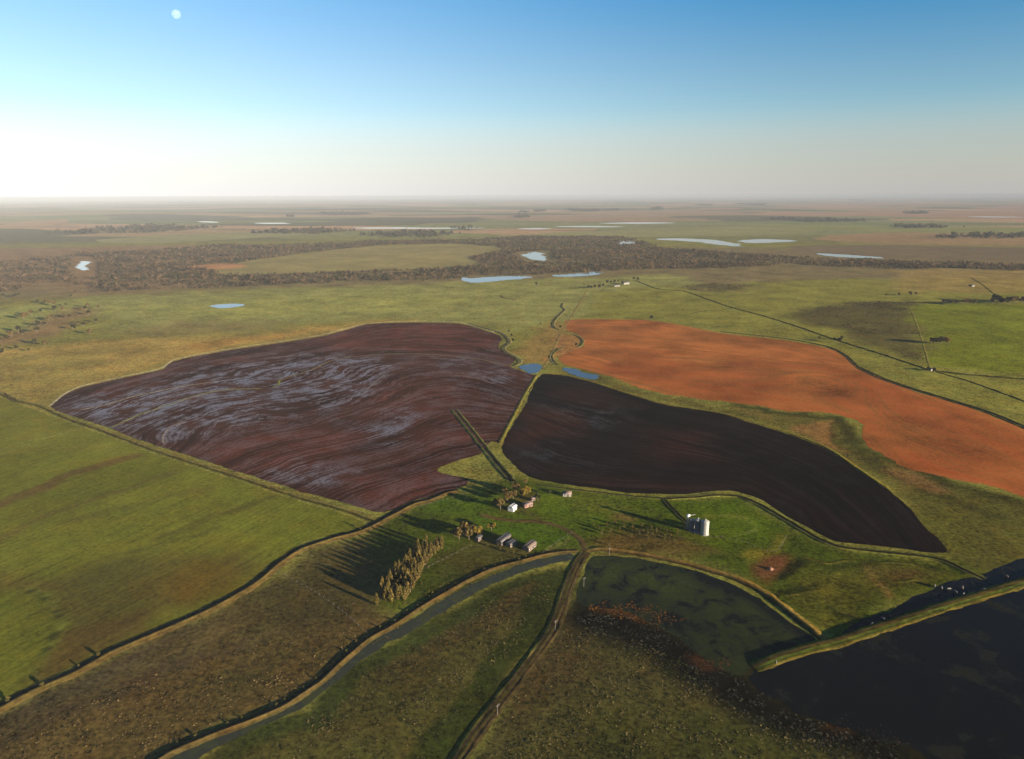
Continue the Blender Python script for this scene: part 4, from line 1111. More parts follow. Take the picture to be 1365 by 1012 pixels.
# ------------------------------------------------------------------ river wood: one mass of far trees
M_FAR = mat_leaf('far_leaves')
def wood(name, label, polys, holes, area, hmin, hmax, pal, ntri=20, seed=1, clear=0.72):
    rng = np.random.default_rng(seed)
    pts = []
    for px in polys:
        w = GP(px)
        lo, hi = w.min(0), w.max(0)
        n = int((hi[0] - lo[0]) * (hi[1] - lo[1]) / area)
        x = rng.uniform(lo[0], hi[0], n); y = rng.uniform(lo[1], hi[1], n)
        wx = x + 14 * nz(x, y, 40, 2); wy = y + 22 * nz(x, y, 50, 3)
        k = in_poly(wx, wy, w)
        dn = 0.5 * nz(x, y, 110, 7) + 0.45 * nz(x, y, 38, 8) + 0.3 * nz(x, y, 17, 9)
        k &= rng.uniform(0, 1, n) < np.clip(clear + 0.8 * dn, 0.04, 1)
        for hpx in holes:
            k &= ~in_poly(x, y, GP(hpx))
        pts.append(np.stack([x[k], y[k]], 1))
    pts = np.vstack(pts)
    n = len(pts)
    h = (hmin + (hmax - hmin) * rng.random(n) ** 1.6) * np.clip(1 + 0.3 * nz(pts[:, 0], pts[:, 1], 60, 4), 0.6, 1.5); r = h * rng.uniform(0.38, 0.75, n)
    d = rng.normal(size=(n, ntri, 3)); d /= np.linalg.norm(d, axis=2)[..., None]
    d *= rng.uniform(0.45, 1.0, (n, ntri, 1))
    cen = np.empty((n, ntri, 3))
    cen[..., 0] = pts[:, None, 0] + d[..., 0] * r[:, None]
    cen[..., 1] = pts[:, None, 1] + d[..., 1] * r[:, None]
    cen[..., 2] = h[:, None] * 0.55 + d[..., 2] * h[:, None] * 0.45
    off = rng.normal(size=(n, ntri, 3, 3)) * (r[:, None, None, None] * 0.42)
    V = (cen[:, :, None, :] + off)
    V[..., 2] = np.maximum(V[..., 2], 0.1)
    pal = np.array([A(*c, 0.85) for c in pal])
    zone = np.clip((0.5 + 0.45 * nz(pts[:, 0], pts[:, 1], 90, 5) + rng.normal(size=n) * 0.28) * len(pal), 0, len(pal) - 0.01).astype(int)
    c = pal[zone][:, None, :] * rng.uniform(0.85, 1.15, (n, ntri, 1))
    V = V.reshape(-1, 3)
    f = np.arange(len(V)).reshape(-1, 3)
    me = mesh_np(name, V, f, np.repeat(np.clip(c.reshape(-1, 3), 0.002, 0.8), 3, 0))
    o = link(name, me, M_FAR)
    tag(o, label, 'wood', None, 'stuff')
    print(name, n, 'trees')
    return o
WOOD1 = [(120, 392), (180, 388), (250, 385), (330, 382), (400, 379), (480, 376), (560, 374), (616, 372), (640, 368), (700, 366), (735, 366), (765, 363), (830, 361), (900, 359), (1000, 357), (1050, 353), (1120, 356), (1200, 359), (1280, 358), (1365, 361), (1500, 364),
         (1500, 352), (1365, 353), (1300, 351), (1200, 348), (1120, 346), (1060, 343), (1000, 339), (940, 335), (885, 331), (862, 324), (840, 317), (780, 315), (700, 315), (640, 319), (560, 320), (480, 322), (400, 326), (300, 326), (200, 334), (110, 338), (60, 345), (90, 362), (130, 372)]
WOOD2 = [(-250, 372), (-60, 352), (60, 345), (110, 338), (200, 334), (130, 365), (110, 385), (60, 382), (0, 390), (-250, 420)]
HOLES = [ISLAND, lake_px[2], lake_px[3], lake_px[4], lake_px[5], [(97, 343), (124, 342), (134, 352), (132, 368), (98, 372), (92, 358)], [(240, 357), (300, 350), (336, 355), (300, 361)], [(30, 380), (90, 376), (110, 384), (100, 398), (20, 396)],
         [(616, 369), (712, 366), (712, 378), (616, 379)], [(685, 336), (735, 334), (740, 350), (700, 350)]]
BP = [(70, 60, 46), (100, 82, 68), (126, 100, 84), (92, 80, 60), (142, 112, 92), (72, 70, 50)]
wood('river_wood', 'brown leafless wood along the winding river across the plain', [WOOD1], HOLES, 72, 3.5, 8.5, BP, 12, 3)
wood('open_woodland', 'thin brown woodland on the far left plain', [WOOD2], HOLES, 100, 3.2, 8.0, BP, 10, 4, 0.62)
fw = [[(1245, 317), (1290, 314), (1330, 313), (1420, 312), (1420, 317), (1330, 318), (1280, 319)], [(684, 289), (705, 287), (705, 290), (690, 291)], [(712, 281), (728, 280), (728, 282), (714, 283)], [(690, 283), (705, 282), (702, 285)],
      [(757, 279), (800, 280), (798, 282), (760, 281)], [(802, 280), (825, 279), (826, 281)], [(425, 284), (470, 284), (500, 286), (440, 287)], [(868, 278), (880, 276), (884, 279), (872, 281)], [(925, 273), (950, 273), (948, 275)],
      [(975, 272), (1022, 272), (1018, 274)], [(1205, 284), (1225, 283), (1240, 285), (1215, 286)], [(1130, 267), (1155, 267), (1150, 268)], [(1010, 292), (1080, 292), (1160, 296), (1080, 297)], [(1180, 302), (1240, 302), (1290, 304), (1220, 305)],
      [(380, 289), (390, 288), (392, 291)], [(600, 304), (625, 303), (640, 307), (615, 308)], [(330, 311), (420, 306), (480, 308), (420, 313)], [(480, 314), (560, 309), (620, 312), (560, 318)], [(60, 312), (180, 302), (300, 303), (200, 311)]]
wood('distant_woods', 'small dark woods far out on the hazy plain', fw, [], 1000, 13, 24, [(70, 66, 50), (84, 74, 56), (60, 60, 46)], 14, 5)
wood('brown_scrub', 'low brown scrub patch in the pasture above the rust field', [[(1060, 418), (1110, 408), (1165, 402), (1212, 401), (1218, 420), (1180, 420), (1120, 424), (1075, 428)], [(1120, 436), (1170, 428), (1222, 434), (1228, 446), (1170, 446), (1140, 444)],
      [(1180, 462), (1228, 466), (1236, 484), (1200, 474)], [(905, 382), (950, 377), (1005, 380), (985, 388), (930, 390)]], [], 38, 1.2, 3.0, [(96, 78, 56), (112, 86, 62), (84, 76, 48)], 14, 6)

# ------------------------------------------------------------------ tussock grass in the wet meadows
def tussocks(name, label, zones, seed=1):
    rng = np.random.default_rng(seed)
    Vs, Cs = [], []
    for px, dens, h0, h1, pal, soft in zones:
        w = GP(px); lo, hi = w.min(0) - soft, w.max(0) + soft
        n = int((hi[0] - lo[0]) * (hi[1] - lo[1]) * dens * 1.7)
        x = rng.uniform(lo[0], hi[0], n); y = rng.uniform(lo[1], hi[1], n)
        mk = soft_mask(x + 3 * nz(x, y, 9, 1), y + 3 * nz(x, y, 9, 2), w, soft)
        cl = np.clip(0.45 + 0.55 * nz(x, y, 2.3, 4) + 0.35 * nz(x, y, 6, 7) + 0.3 * nz(x, y, 17, 5), 0.03, 1)
        k = rng.uniform(0, 1, n) < mk * cl
        x, y = x[k], y[k]; n = len(x); nb = 7
        h = rng.uniform(h0, h1, n) * (1.15 + 0.9 * rng.random(n) ** 3)
        t = rng.uniform(0, 6.283, (n, nb)); rr = h[:, None] * rng.uniform(0.35, 1.25, (n, nb))
        b = np.stack([x, y], 1)[:, None, :]
        wdt = h[:, None] * rng.uniform(0.28, 0.5, (n, nb))
        ct, st = np.cos(t), np.sin(t)
        V = np.zeros((n, nb, 3, 3))
        V[:, :, 0, 0] = b[..., 0] - st * wdt + ct * 0.1 * h[:, None]; V[:, :, 0, 1] = b[..., 1] + ct * wdt + st * 0.1 * h[:, None]
        V[:, :, 1, 0] = b[..., 0] + st * wdt + ct * 0.1 * h[:, None]; V[:, :, 1, 1] = b[..., 1] - ct * wdt + st * 0.1 * h[:, None]
        V[:, :, 2, 0] = b[..., 0] + ct * rr; V[:, :, 2, 1] = b[..., 1] + st * rr; V[:, :, 2, 2] = h[:, None] * rng.uniform(0.16, 0.42, (n, nb))
        p = np.array([A(*c, 1.55) for c in pal])
        zi = np.clip((0.5 + 0.4 * nz(x, y, 11, 6) + 0.3 * rng.normal(size=n)) * len(p), 0, len(p) - 0.01).astype(int)
        c = p[zi][:, None, :] * rng.uniform(0.75, 1.3, (n, 1, 1)) * rng.uniform(0.85, 1.15, (n, nb, 1))
        Vs.append(V.reshape(-1, 3)); Cs.append(np.repeat(c.reshape(-1, 3), 3, 0))
    V = np.vstack(Vs); C = np.vstack(Cs)
    me = mesh_np(name, V, np.arange(len(V)).reshape(-1, 3), np.clip(C, 0.002, 0.8))
    o = link(name, me, M_FAR)
    tag(o, label, 'grass', None, 'stuff')
    print(name, len(V) // 21, 'tufts')
OLV = [(58, 58, 26), (72, 68, 32), (92, 82, 48), (122, 106, 72)]
STR = [(70, 60, 34), (92, 74, 42), (116, 92, 58), (138, 112, 76)]
tussocks('tussock_grass', 'rough tussock grass covering the wet meadows in the foreground', [
    ([(-60, 1010), (60, 958), (200, 905), (330, 868), (420, 845), (520, 822), (545, 828), (480, 862), (440, 895), (370, 935), (220, 1000), (150, 1050), (-60, 1050)], 0.42, 0.30, 0.62, STR, 4),
    ([(-60, 985), (0, 955), (150, 882), (280, 824), (345, 790), (420, 760), (470, 790), (500, 812), (400, 845), (200, 900), (-60, 1000)], 0.16, 0.18, 0.36, [(84, 66, 46), (104, 78, 54), (120, 90, 62)], 6),
    ([(290, 1050), (430, 955), (500, 895), (580, 850), (670, 800), (740, 776), (735, 800), (700, 850), (650, 905), (600, 970), (560, 1050)], 0.45, 0.26, 0.55, OLV, 4),
    ([(490, 895), (560, 856), (640, 810), (730, 776), (735, 790), (700, 820), (620, 850), (540, 900)], 0.3, 0.25, 0.5, STR, 6),
    ([(625, 1050), (665, 970), (710, 910), (748, 850), (800, 840), (900, 880), (960, 930), (1020, 970), (1120, 1000), (1180, 1050)], 0.5, 0.28, 0.62, OLV, 6),
    ([(690, 905), (750, 845), (800, 860), (810, 890), (740, 930), (690, 950)], 0.3, 0.28, 0.55, STR, 6),
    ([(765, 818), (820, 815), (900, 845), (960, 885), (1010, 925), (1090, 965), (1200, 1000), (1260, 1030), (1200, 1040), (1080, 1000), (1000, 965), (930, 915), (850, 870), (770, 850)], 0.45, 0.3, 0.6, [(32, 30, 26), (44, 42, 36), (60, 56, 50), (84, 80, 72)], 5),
    ([(790, 804), (860, 806), (915, 826), (890, 838), (840, 826), (790, 818)], 0.6, 0.3, 0.55, [(110, 72, 36), (134, 88, 44)], 2),
    ([(930, 876), (965, 870), (980, 892), (950, 902)], 0.6, 0.3, 0.5, [(104, 66, 42), (120, 78, 50)], 2),
    ([(1060, 975), (1150, 968), (1230, 990), (1300, 1030), (1150, 1000)], 0.25, 0.25, 0.5, [(60, 48, 40), (84, 62, 46)], 6),
    ([(530, 815), (600, 788), (680, 752), (670, 745), (590, 778), (520, 808)], 0.4, 0.25, 0.5, STR, 3)], 9)
tussocks('meadow_grass', 'longer grass on the farmstead turf and field margins', [
    ([(590, 745), (640, 725), (720, 738), (690, 748), (640, 768), (580, 798)], 0.3, 0.15, 0.32, [(84, 80, 36), (100, 90, 44), (70, 74, 32)], 4),
    ([(780, 716), (850, 706), (910, 716), (980, 742), (900, 742), (800, 730)], 0.35, 0.2, 0.42, [(110, 90, 48), (96, 88, 40), (126, 100, 60)], 4),
    ([(1070, 760), (1140, 745), (1220, 752), (1290, 768), (1200, 792), (1130, 826), (1095, 835), (1060, 800)], 0.30, 0.15, 0.4, [(96, 92, 32), (84, 84, 30), (112, 98, 44)], 4),
    ([(690, 668), (780, 662), (985, 668), (1050, 706), (1120, 735), (1060, 800), (980, 762), (900, 736), (800, 710), (700, 700)], 0.12, 0.1, 0.22, [(90, 104, 28), (82, 94, 28), (104, 110, 36)], 6),
    ([(1200, 662), (1300, 655), (1400, 690), (1400, 760), (1310, 760), (1270, 742), (1225, 690)], 0.2, 0.15, 0.4, [(96, 88, 40), (108, 92, 48), (84, 80, 34)], 5),
    ([(1050, 572), (1080, 560), (1120, 575), (1160, 615), (1260, 648), (1200, 650), (1130, 608)], 0.16, 0.25, 0.6, [(150, 112, 66), (120, 98, 54), (96, 88, 44)], 6)], 12)

# ------------------------------------------------------------------ buildings
M_CREAM = mat_plain('aged_limewash', (0.17, 0.155, 0.135), 0.9, 0.25, 0.6)
M_WHITE = mat_plain('white_render', (0.42, 0.405, 0.375), 0.8, 0.12, 0.6)
M_WROOF = mat_plain('white_sheet_roof', (0.42, 0.40, 0.37), 0.6, 0.15, 0.5)
M_PINK = mat_plain('weathered_boards', (0.10, 0.072, 0.055), 0.9, 0.45, 0.9)
M_BRICK = mat_plain('brick_wall', (0.16, 0.085, 0.065), 0.9, 0.3, 1.0)
M_RROOF = mat_plain('rusty_roof', (0.13, 0.085, 0.07), 0.75, 0.35, 0.8)
M_GROOF = mat_plain('grey_sheet_roof', (0.06, 0.052, 0.047), 0.6, 0.3, 0.7)
M_DOOR = mat_plain('dark_door', (0.05, 0.035, 0.028), 0.7, 0.3, 2.0)
M_PANE = mat_plain('window_glass', (0.02, 0.025, 0.03), 0.1, 0.1, 1.0, bump=0)
M_GALV = mat_plain('galvanised_silo', (0.22, 0.21, 0.185), 0.6, 0.2, 0.9, 0.0, 0.05, True)
M_STEEL = mat_plain('grey_steel', (0.16, 0.16, 0.16), 0.5, 0.25, 1.0, 0.3)
M_CONC = mat_plain('concrete', (0.24, 0.22, 0.19), 0.9, 0.25, 1.0)
M_WOOD = mat_plain('pole_wood', (0.07, 0.06, 0.05), 0.9, 0.3, 2.0)

def boxes_mesh(name, bx):
    V, F = [], []
    for (x0, y0, z0, x1, y1, z1) in bx:
        b = len(V)
        V += [(x0, y0, z0), (x1, y0, z0), (x1, y1, z0), (x0, y1, z0), (x0, y0, z1), (x1, y0, z1), (x1, y1, z1), (x0, y1, z1)]
        F += [(b, b + 3, b + 2, b + 1), (b + 4, b + 5, b + 6, b + 7), (b, b + 1, b + 5, b + 4), (b + 1, b + 2, b + 6, b + 5), (b + 2, b + 3, b + 7, b + 6), (b + 3, b, b + 4, b + 7)]
    return mesh_np(name, V, F)

def gable_house(name, label, cat, px, L, Wd, hw, hr, rotdeg, mw, mr, windows=3, group=None, roof_gone=False):
    x, y = G(*px)
    t = thing(name, label, cat, (x, y, 0), math.radians(rotdeg), group)
    l, w = L / 2, Wd / 2
    V = [(-l, -w, -0.1), (l, -w, -0.1), (l, w, -0.1), (-l, w, -0.1), (-l, -w, hw), (l, -w, hw), (l, w, hw), (-l, w, hw), (-l, 0, hw + hr), (l, 0, hw + hr)]
    me = bpy.data.meshes.new('wall')
    me.from_pydata(V, [], [(0, 1, 5, 4), (1, 2, 6, 9, 5), (2, 3, 7, 6), (3, 0, 4, 8, 7)])
    link('wall', me, mw, t)
    ov, th = 0.35, 0.14
    sl = hr / w
    V, F = [], []
    for sgn in (-1, 1):
        b = len(V)
        e = sgn * (w + ov)
        for xx in (-l - ov, l + ov):
            for (yy, zz) in ((0, hw + hr + 0.03), (e, hw - ov * sl + 0.03)):
                V += [(xx, yy, zz), (xx, yy, zz + th)]
        F += [(b + 1, b + 3, b + 7, b + 5), (b, b + 4, b + 6, b + 2), (b + 2, b + 6, b + 7, b + 3), (b, b + 2, b + 3, b + 1), (b + 4, b + 5, b + 7, b + 6), (b, b + 1, b + 5, b + 4)]
    rf = link('roof', mesh_np('roof', V, F), mr, t)
    link('ridge_cap', boxes_mesh('ridge_cap', [(-l - ov - 0.02, -0.16, hw + hr + th - 0.03, l + ov + 0.02, 0.16, hw + hr + th + 0.09)]), mr, rf)
    link('door', boxes_mesh('door', [(-0.55 + l * 0.25, -w - 0.05, 0, 0.55 + l * 0.25, -w + 0.02, 2.05)]), M_DOOR, t)
    for i in range(windows):
        xx = -l + (i + 0.5) * L / windows
        if abs(xx - l * 0.25) < 1.0: continue
        for sd in (-1, 1):
            y0, y1 = (-w - 0.04, -w + 0.02) if sd < 0 else (w - 0.02, w + 0.04)
            wn = link('window', boxes_mesh('window', [(xx - 0.5, y0, 0.95, xx + 0.5, y1, 2.0)]), mw, t)
            y0, y1 = (-w - 0.06, -w - 0.03) if sd < 0 else (w + 0.03, w + 0.06)
            link('pane', boxes_mesh('pane', [(xx - 0.42, y0, 1.03, xx + 0.42, y1, 1.92)]), M_PANE, wn)
    return t

gable_house('white_shed', 'bright white gabled farm building in the brown tree clump', 'building', (683, 680), 5.6, 4.4, 3.0, 1.2, 62, M_WHITE, M_WROOF, 2)
gable_house('brick_house', 'small reddish brick house right of the white farm building', 'house', (703, 675), 6.5, 4.0, 2.4, 1.1, 28, M_BRICK, M_RROOF, 3)
gable_house('brick_hut', 'low brick hut with a pale end wall behind the reddish house', 'hut', (710, 667), 3.6, 2.8, 2.2, 0.8, 40, M_PINK, M_RROOF, 2)
gable_house('long_barn', 'long pale boarded barn beside the green shrubs', 'barn', (671, 722), 11.5, 4.6, 2.8, 1.3, 58, M_PINK, M_GROOF, 4)
gable_house('lean_barn', 'grey roofed low barn annex right of the long pale barn', 'barn', (681, 727), 6.0, 4.2, 2.2, 0.9, 50, M_PINK, M_GROOF, 2)
gable_house('pale_barn', 'pale pinkish barn closest to the track junction', 'barn', (706, 731), 9.0, 4.6, 2.8, 1.3, 56, M_PINK, M_PINK, 3)
gable_house('pale_hut', 'small pale hut in front of the yellow tree left of the barns', 'hut', (638, 720), 4.4, 2.8, 2.4, 0.9, 56, M_PINK, M_GROOF, 2)
gable_house('roadside_cottage', 'little cottage with two white end walls by the dark field edge', 'cottage', (756, 661), 6.2, 3.6, 2.5, 1.2, -6, M_CREAM, M_RROOF, 2)
gable_house('far_farmhouse', 'far white farmhouse in a dark grove below the river wood', 'farmhouse', (834, 379), 16, 9, 4.5, 2.5, 20, M_CREAM, M_GROOF, 4)
gable_house('far_shed', 'low white shed left of the far farmhouse', 'shed', (822, 382), 14, 7, 3.2, 1.5, 10, M_CREAM, M_GROOF, 3)
gable_house('far_hut', 'small pale hut alone beyond the right pasture', 'hut', (1296, 382), 8, 6, 3, 1.5, 15, M_CREAM, M_GROOF, 2)
gable_house('pump_house', 'tiny pale pump house at the bend of the right lane', 'hut', (1241, 494), 5, 4, 2.6, 1.0, 20, M_CREAM, M_GROOF, 1)

# silos
def lathe(name, prof, n=28):
    V, F = [], []
    for r, z in prof:
        for i in range(n):
            a = 2 * math.pi * i / n
            V.append((r * math.cos(a), r * math.sin(a), z))
    for k in range(len(prof) - 1):
        for i in range(n):
            j = (i + 1) % n
            F.append((k * n + i, k * n + j, (k + 1) * n + j, (k + 1) * n + i))
    return mesh_np(name, V, F)

M_SHADEST = mat_plain('shade_painted_steel', (0.05, 0.055, 0.07), 0.5, 0.2, 0.9)  # shade on the rear silos painted in as a darker, bluer body
def silo(label, px, r, h, mbody, mat, world=None):
    x, y = G(*px) if world is None else world
    t = thing('grain_silo', label, 'silo', (x, y, 0), 0.0, 'silos beside the shrub row')
    prof = [(r, 0.25)]
    nb = 11
    for i in range(nb):          # sheet courses, each a little proud at the seam
        z0 = 0.25 + (h - 0.25) * i / nb; z1 = 0.25 + (h - 0.25) * (i + 1) / nb
        prof += [(r, z0 + 0.03), (r, z1 - 0.08), (r + 0.05, z1 - 0.05), (r + 0.05, z1)]
    link('body', lathe('body', prof), mbody, t)
    link('base_ring', lathe('base_ring', [(r + 0.35, -0.1), (r + 0.35, 0.25), (r - 0.1, 0.26)]), M_CONC, t)
    rf = link('roof', lathe('roof', [(r + 0.18, h + 0.005), (r + 0.18, h + 0.1), (r * 0.55, h + r * 0.28), (0.42, h + r * 0.5), (0.01, h + r * 0.5)]), mat, t)
    link('vent_cap', lathe('vent_cap', [(0.40, h + r * 0.5 + 0.01), (0.40, h + r * 0.5 + 0.35), (0.55, h + r * 0.5 + 0.38), (0.01, h + r * 0.5 + 0.65)], 14), mat, rf)
    ribs = []
    V, F = [], []
    for i in range(14):
        a = 2 * math.pi * i / 14
        tube(V, F, ((r + .18) * math.cos(a), (r + .18) * math.sin(a), h + .12), (.45 * math.cos(a), .45 * math.sin(a), h + r * .5 + 0.01), 0.035, 0.03, 4)
    link('roof_ribs', mesh_np('roof_ribs', V, F), mat, rf)
    V, F = [], []
    for s in (-0.22, 0.22):
        tube(V, F, (s, -r - 0.16, 0.2), (s, -r - 0.16, h + 0.3), 0.03, 0.03, 4)
    for i in range(int(h / 0.6)):
        tube(V, F, (-0.22, -r - 0.16, 0.5 + i * 0.6), (0.22, -r - 0.16, 0.5 + i * 0.6), 0.02, 0.02, 4)
    link('ladder', mesh_np('ladder', V, F), M_STEEL, t)
    link('hatch', boxes_mesh('hatch', [(r - 0.02, -0.45, 0.5, r + 0.12, 0.45, 1.6)]), M_STEEL, t)
    return t
S0 = np.array(G(939, 712)); SD = -np.array([SUN_DIR.x, SUN_DIR.y]); SD /= np.linalg.norm(SD)
silo('brightest pale silo, nearest the camera in the silo group', None, 2.55, 9.2, M_GALV, M_GALV, S0)
silo('shaded silo with a sunlit cap directly behind the brightest silo', None, 2.05, 9.0, M_SHADEST, M_GALV, S0 + SD * 5.0)
silo('shaded silo third from the camera in the silo group', None, 1.6, 8.0, M_SHADEST, M_GALV, S0 + SD * 9.0)
tx, ty = S0 + SD * 11.9
tw = thing('elevator_tower', 'slim pale elevator tower behind the silos', 'tower', (tx, ty, 0), math.radians(35))
V, F = [], []
for sx in (-0.9, 0.9):
    for sy in (-0.9, 0.9):
        tube(V, F, (sx, sy, -0.1), (sx * 0.8, sy * 0.8, 9.6), 0.12, 0.10, 5)
for z in np.arange(0.6, 9.0, 2.1):
    for a, b in (((-.9, -.9), (.9, -.9)), ((.9, -.9), (.9, .9)), ((.9, .9), (-.9, .9)), ((-.9, .9), (-.9, -.9))):
        tube(V, F, (a[0] * .9, a[1] * .9, z), (b[0] * .9, b[1] * .9, z + 2.0), 0.06, 0.06, 4)
link('frame', mesh_np('frame', V, F), M_STEEL, tw)
link('elevator_leg', boxes_mesh('elevator_leg', [(-0.55, -0.35, 0.05, -0.1, 0.35, 9.3), (0.1, -0.35, 0.05, 0.55, 0.35, 9.3)]), M_GALV, tw)
hd = link('head', boxes_mesh('head', [(-1.1, -0.8, 9.62, 1.1, 0.8, 11.0)]), M_WHITE, tw)
V, F = [], []
tube(V, F, (0.5, 0, 10.0), (4.6, -2.2, 9.6 + 1.2), 0.16, 0.16, 8)
link('spout', mesh_np('spout', V, F), M_GALV, hd)
bx, by = G(924, 706)
gable_house('intake_shed', 'low grey intake shed tucked between the silos and the tower', 'shed', (925, 703), 4.0, 3.0, 2.6, 0.8, 35, M_CONC, M_GROOF, 1)

# ------------------------------------------------------------------ power poles along the track
for px, hgt, lab in [((663, 954), 6.0, 'grey wooden power pole on the track, nearest the camera'), ((740, 840), 6.0, 'grey wooden power pole at the bend of the track'),
                     ((778, 782), 6.0, 'grey wooden power pole beside the weedy pond'), ((812, 741), 6.0, 'grey wooden power pole near the track junction')]:
    x, y = G(*px)
    t = thing('power_pole', lab, 'pole', (x, y, 0), math.radians(random.uniform(30, 60)), 'power poles along the track')
    V, F = [], []
    tube(V, F, (0, 0, -0.2), (0.15, 0, hgt), 0.17, 0.11, 8)
    link('post', mesh_np('post', V, F), M_WOOD, t)
    link('crossarm', boxes_mesh('crossarm', [(-0.95, -0.30, hgt - 0.75, 1.2, -0.14, hgt - 0.58)]), M_WOOD, t)
    for xx in (-0.8, 0.1, 1.05):
        link('insulator', lathe('insulator', [(0.05, 0), (0.09, 0.08), (0.05, 0.12), (0.09, 0.2), (0.01, 0.26)], 8), M_CONC, t, (xx, -0.22, hgt - 0.575))
    V, F = [], []
    tube(V, F, (0.1, -0.12, hgt - 1.6), (0.95, -0.2, hgt - 0.76), 0.04, 0.04, 4)
    link('brace', mesh_np('brace', V, F), M_STEEL, t)

# ------------------------------------------------------------------ fences
post_me = boxes_mesh('post', [(-0.07, -0.07, -0.2, 0.07, 0.07, 1.35)]); post_me.materials.append(M_WOOD)
def fence(label, px, gap=4.0):
    c = catmull(GP(px), gap)
    t = thing('wire_fence', label, 'fence', (c[0][0], c[0][1], 0))
    V, F = [], []
    for i, p in enumerate(c):
        o = link('post', post_me, None, t, (p[0] - c[0][0], p[1] - c[0][1], 0), random.uniform(0, 1)); o.scale.z = random.uniform(0.9, 1.08)
        if i:
            for z in (0.45, 0.8, 1.15):
                tube(V, F, (*(c[i - 1] - c[0]), z), (*(p - c[0]), z), 0.015, 0.015, 3)
    link('wire', mesh_np('wire', V, F), M_WOOD, t)
fence('wire fence running from the pale barn up to the track', [(724, 738), (745, 722), (762, 711)])
fence('wire fence across the meadow right of the poplar shelterbelt', [(556, 764), (590, 747), (628, 728)])
fence('wire fence along the drain left of the white farm building', [(560, 676), (590, 668), (622, 658)])
fence('wire fence crossing the wet meadow left of the poplars', [(372, 764), (420, 790), (462, 820), (488, 844)])
fence('wire fence on the silo lawn near the drain', [(946, 716), (990, 722), (1030, 736), (1048, 716)])

# ------------------------------------------------------------------ cattle
def make_cow():
    me = bpy.data.meshes.new('cow_skeleton')
    P_ = [(0, 0, 1.05), (0.45, 0, 1.08), (0.85, 0, 1.12), (1.15, 0, 1.02), (1.42, 0, 0.78), (1.62, 0, 0.58),      # spine to muzzle
          (-0.45, 0, 1.06), (-0.80, 0, 1.10),
          (0.72, 0.22, 0.85), (0.74, 0.23, 0.45), (0.72, 0.23, 0.04), (0.72, -0.22, 0.85), (0.78, -0.23, 0.45), (0.80, -0.23, 0.04),
          (-0.74, 0.22, 0.85), (-0.82, 0.24, 0.42), (-0.76, 0.24, 0.04), (-0.70, -0.22, 0.85), (-0.80, -0.24, 0.42), (-0.72, -0.24, 0.04),
          (-0.98, 0, 1.02), (-1.02, 0, 0.55), (1.36, 0.24, 0.95), (1.36, -0.24, 0.95)]
    R_ = [.40, .39, .34, .22, .16, .10, .40, .32, .16, .09, .07, .16, .09, .07, .18, .09, .07, .18, .09, .07, .06, .04, .05, .05]
    E_ = [(0, 1), (1, 2), (2, 3), (3, 4), (4, 5), (0, 6), (6, 7), (2, 8), (8, 9), (9, 10), (2, 11), (11, 12), (12, 13), (7, 14), (14, 15), (15, 16), (7, 17), (17, 18), (18, 19), (7, 20), (20, 21), (4, 22), (4, 23)]
    me.from_pydata(P_, E_, [])
    o = bpy.data.objects.new('cow_tmp', me); COL.objects.link(o)
    sm = o.modifiers.new('skin', 'SKIN'); ss = o.modifiers.new('sub', 'SUBSURF'); ss.levels = 1; ss.render_levels = 1
    sv = me.skin_vertices[0] if me.skin_vertices else None
    if sv is None:
        bm = bmesh.new(); bm.from_mesh(me); bm.verts.layers.skin.verify(); bm.to_mesh(me); bm.free(); sv = me.skin_vertices[0]
    for i, r in enumerate(R_):
        sv.data[i].radius = (r * 0.8, r)
        sv.data[i].use_root = (i == 0)
    dg = bpy.context.evaluated_depsgraph_get()
    out = bpy.data.meshes.new_from_object(o.evaluated_get(dg))
    bpy.data.objects.remove(o); bpy.data.meshes.remove(me)
    return out
cow_me = make_cow()
cow_me.name = 'cow'
M_COW = mat_plain('pale_hide', (0.095, 0.088, 0.074), 0.85, 0.3, 0.9)
M_COW2 = mat_plain('brown_hide', (0.12, 0.08, 0.055), 0.85, 0.3, 0.9)
cow_me.materials.clear(); cow_me.materials.append(M_COW)
cow_me.polygons.foreach_set('use_smooth', np.ones(len(cow_me.polygons), bool))
cow_dark = cow_me.copy(); cow_dark.materials.clear(); cow_dark.materials.append(M_COW2)
cows = [((1162, 834), 0, 'pale cow standing at the dike foot, left of the nearest pair'), ((1177, 827), 0, 'pale cow standing at the dike foot, right of the nearest pair'),
        ((1274, 791), 0, 'pale cow left of the middle pair in the shallow water'), ((1284, 794), 0, 'pale cow right of the middle pair in the shallow water'),
        ((1312, 788), 0, 'pale cow alone against the dike, farther right'), ((1283, 785), 1, 'brown cow behind the middle pair in the shallow water'),
        ((1342, 770), 1, 'brown cow nearest the right edge of the photo'), ((1246, 783), 0, 'pale cow leading the file at the water edge'),
        ((1255, 785), 0, 'pale cow in the middle of the file at the water edge'), ((1264, 787), 0, 'pale cow last in the file at the water edge'),
        ((1034, 884), 0, 'pale cow on the pond side of the dike end')]
for px, dk, lab in cows:
    x, y = G(*px)
    o = link('cow', cow_dark if dk else cow_me, None, None, (x, y, 0.03), random.uniform(0, 6.28))
    o.scale = (1.15,) * 3
    tag(o, lab, 'cow', 'cattle by the dike')

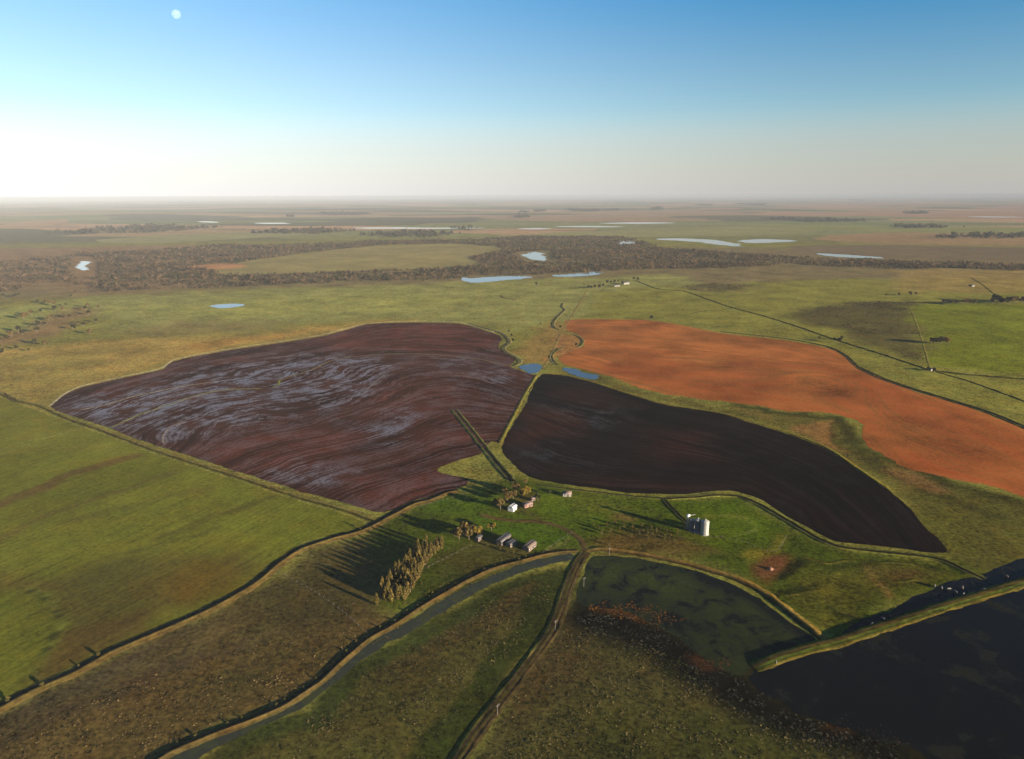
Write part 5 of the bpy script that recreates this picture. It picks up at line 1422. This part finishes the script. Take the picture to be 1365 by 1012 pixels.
# ------------------------------------------------------------------ earth mound
rng = np.random.default_rng(3)
V, F = [], []
n = 18
for k, (r, z) in enumerate([(2.0, -0.1), (1.55, 0.35), (1.15, 0.8), (0.75, 1.15), (0.3, 1.32), (0.02, 1.36)]):
    for i in range(n):
        a = 2 * math.pi * i / n
        q = r * (1 + 0.16 * math.sin(3 * a + k) + 0.1 * rng.normal())
        V.append((q * math.cos(a), q * math.sin(a) * 0.85, z + (0.06 * rng.normal() if k else 0)))
for k in range(5):
    for i in range(n):
        j = (i + 1) % n
        F.append((k * n + i, k * n + j, (k + 1) * n + j, (k + 1) * n + i))
x, y = G(1027, 759)
mo = link('earth_mound', mesh_np('earth_mound', V, F), mat_plain('orange_earth', (0.13, 0.06, 0.032), 0.95, 0.35, 1.2), None, (x, y, 0))
tag(mo, 'orange heap of earth on the bare red patch', 'mound')

# ------------------------------------------------------------------ moon
u, v = (235 - 682.5) / FPX, (19 - 506) / FPX
d = (AX_R * u + AX_D * v + F0)
dm = 180000.0
me = bpy.data.meshes.new('moon')
bm = bmesh.new(); bmesh.ops.create_uvsphere(bm, u_segments=48, v_segments=24, radius=dm * 5.8 / FPX); bm.to_mesh(me); bm.free()
me.polygons.foreach_set('use_smooth', np.ones(len(me.polygons), bool))
k = NB('moon_surface')
tr = k.n('BsdfTransparent'); df = k.n('BsdfDiffuse'); ad = k.n('AddShader')
ns = k.noise(k.n('TexCoord').outputs['Object'], 1 / 500.0, 4, 0.6)
k.L(k.mix(k.mapr(ns, 0.4, 0.65), (0.022, 0.022, 0.024), (0.055, 0.055, 0.055)), df.inputs[0])
k.L(tr.outputs[0], ad.inputs[0]); k.L(df.outputs[0], ad.inputs[1]); k.L(ad.outputs[0], k.out.inputs[0])
mo = link('moon', me, k.m, None, Vector((0, 0, CAM_H)) + d * dm)
tag(mo, 'small pale daytime moon in the blue sky at upper left', 'moon')

# ------------------------------------------------------------------ haze over the plain
hb = boxes_mesh('haze', [(-130000, -130000, -60, 130000, 130000, CAM_H + 3)])
hm = bpy.data.materials.new('haze_air'); hm.use_nodes = True
ht = hm.node_tree
for nd in list(ht.nodes):
    if nd.type != 'OUTPUT_MATERIAL': ht.nodes.remove(nd)
vo = ht.nodes.new('ShaderNodeVolumePrincipled')
vo.inputs['Color'].default_value = (0.28, 0.305, 0.345, 1)
vo.inputs['Density'].default_value = 0.000053
vo.inputs['Anisotropy'].default_value = -0.22
ht.links.new(vo.outputs[0], ht.nodes['Material Output'].inputs['Volume'])
ho = link('haze', hb, hm)
tag(ho, 'thin pale haze lying over the whole plain', 'haze', None, 'stuff')
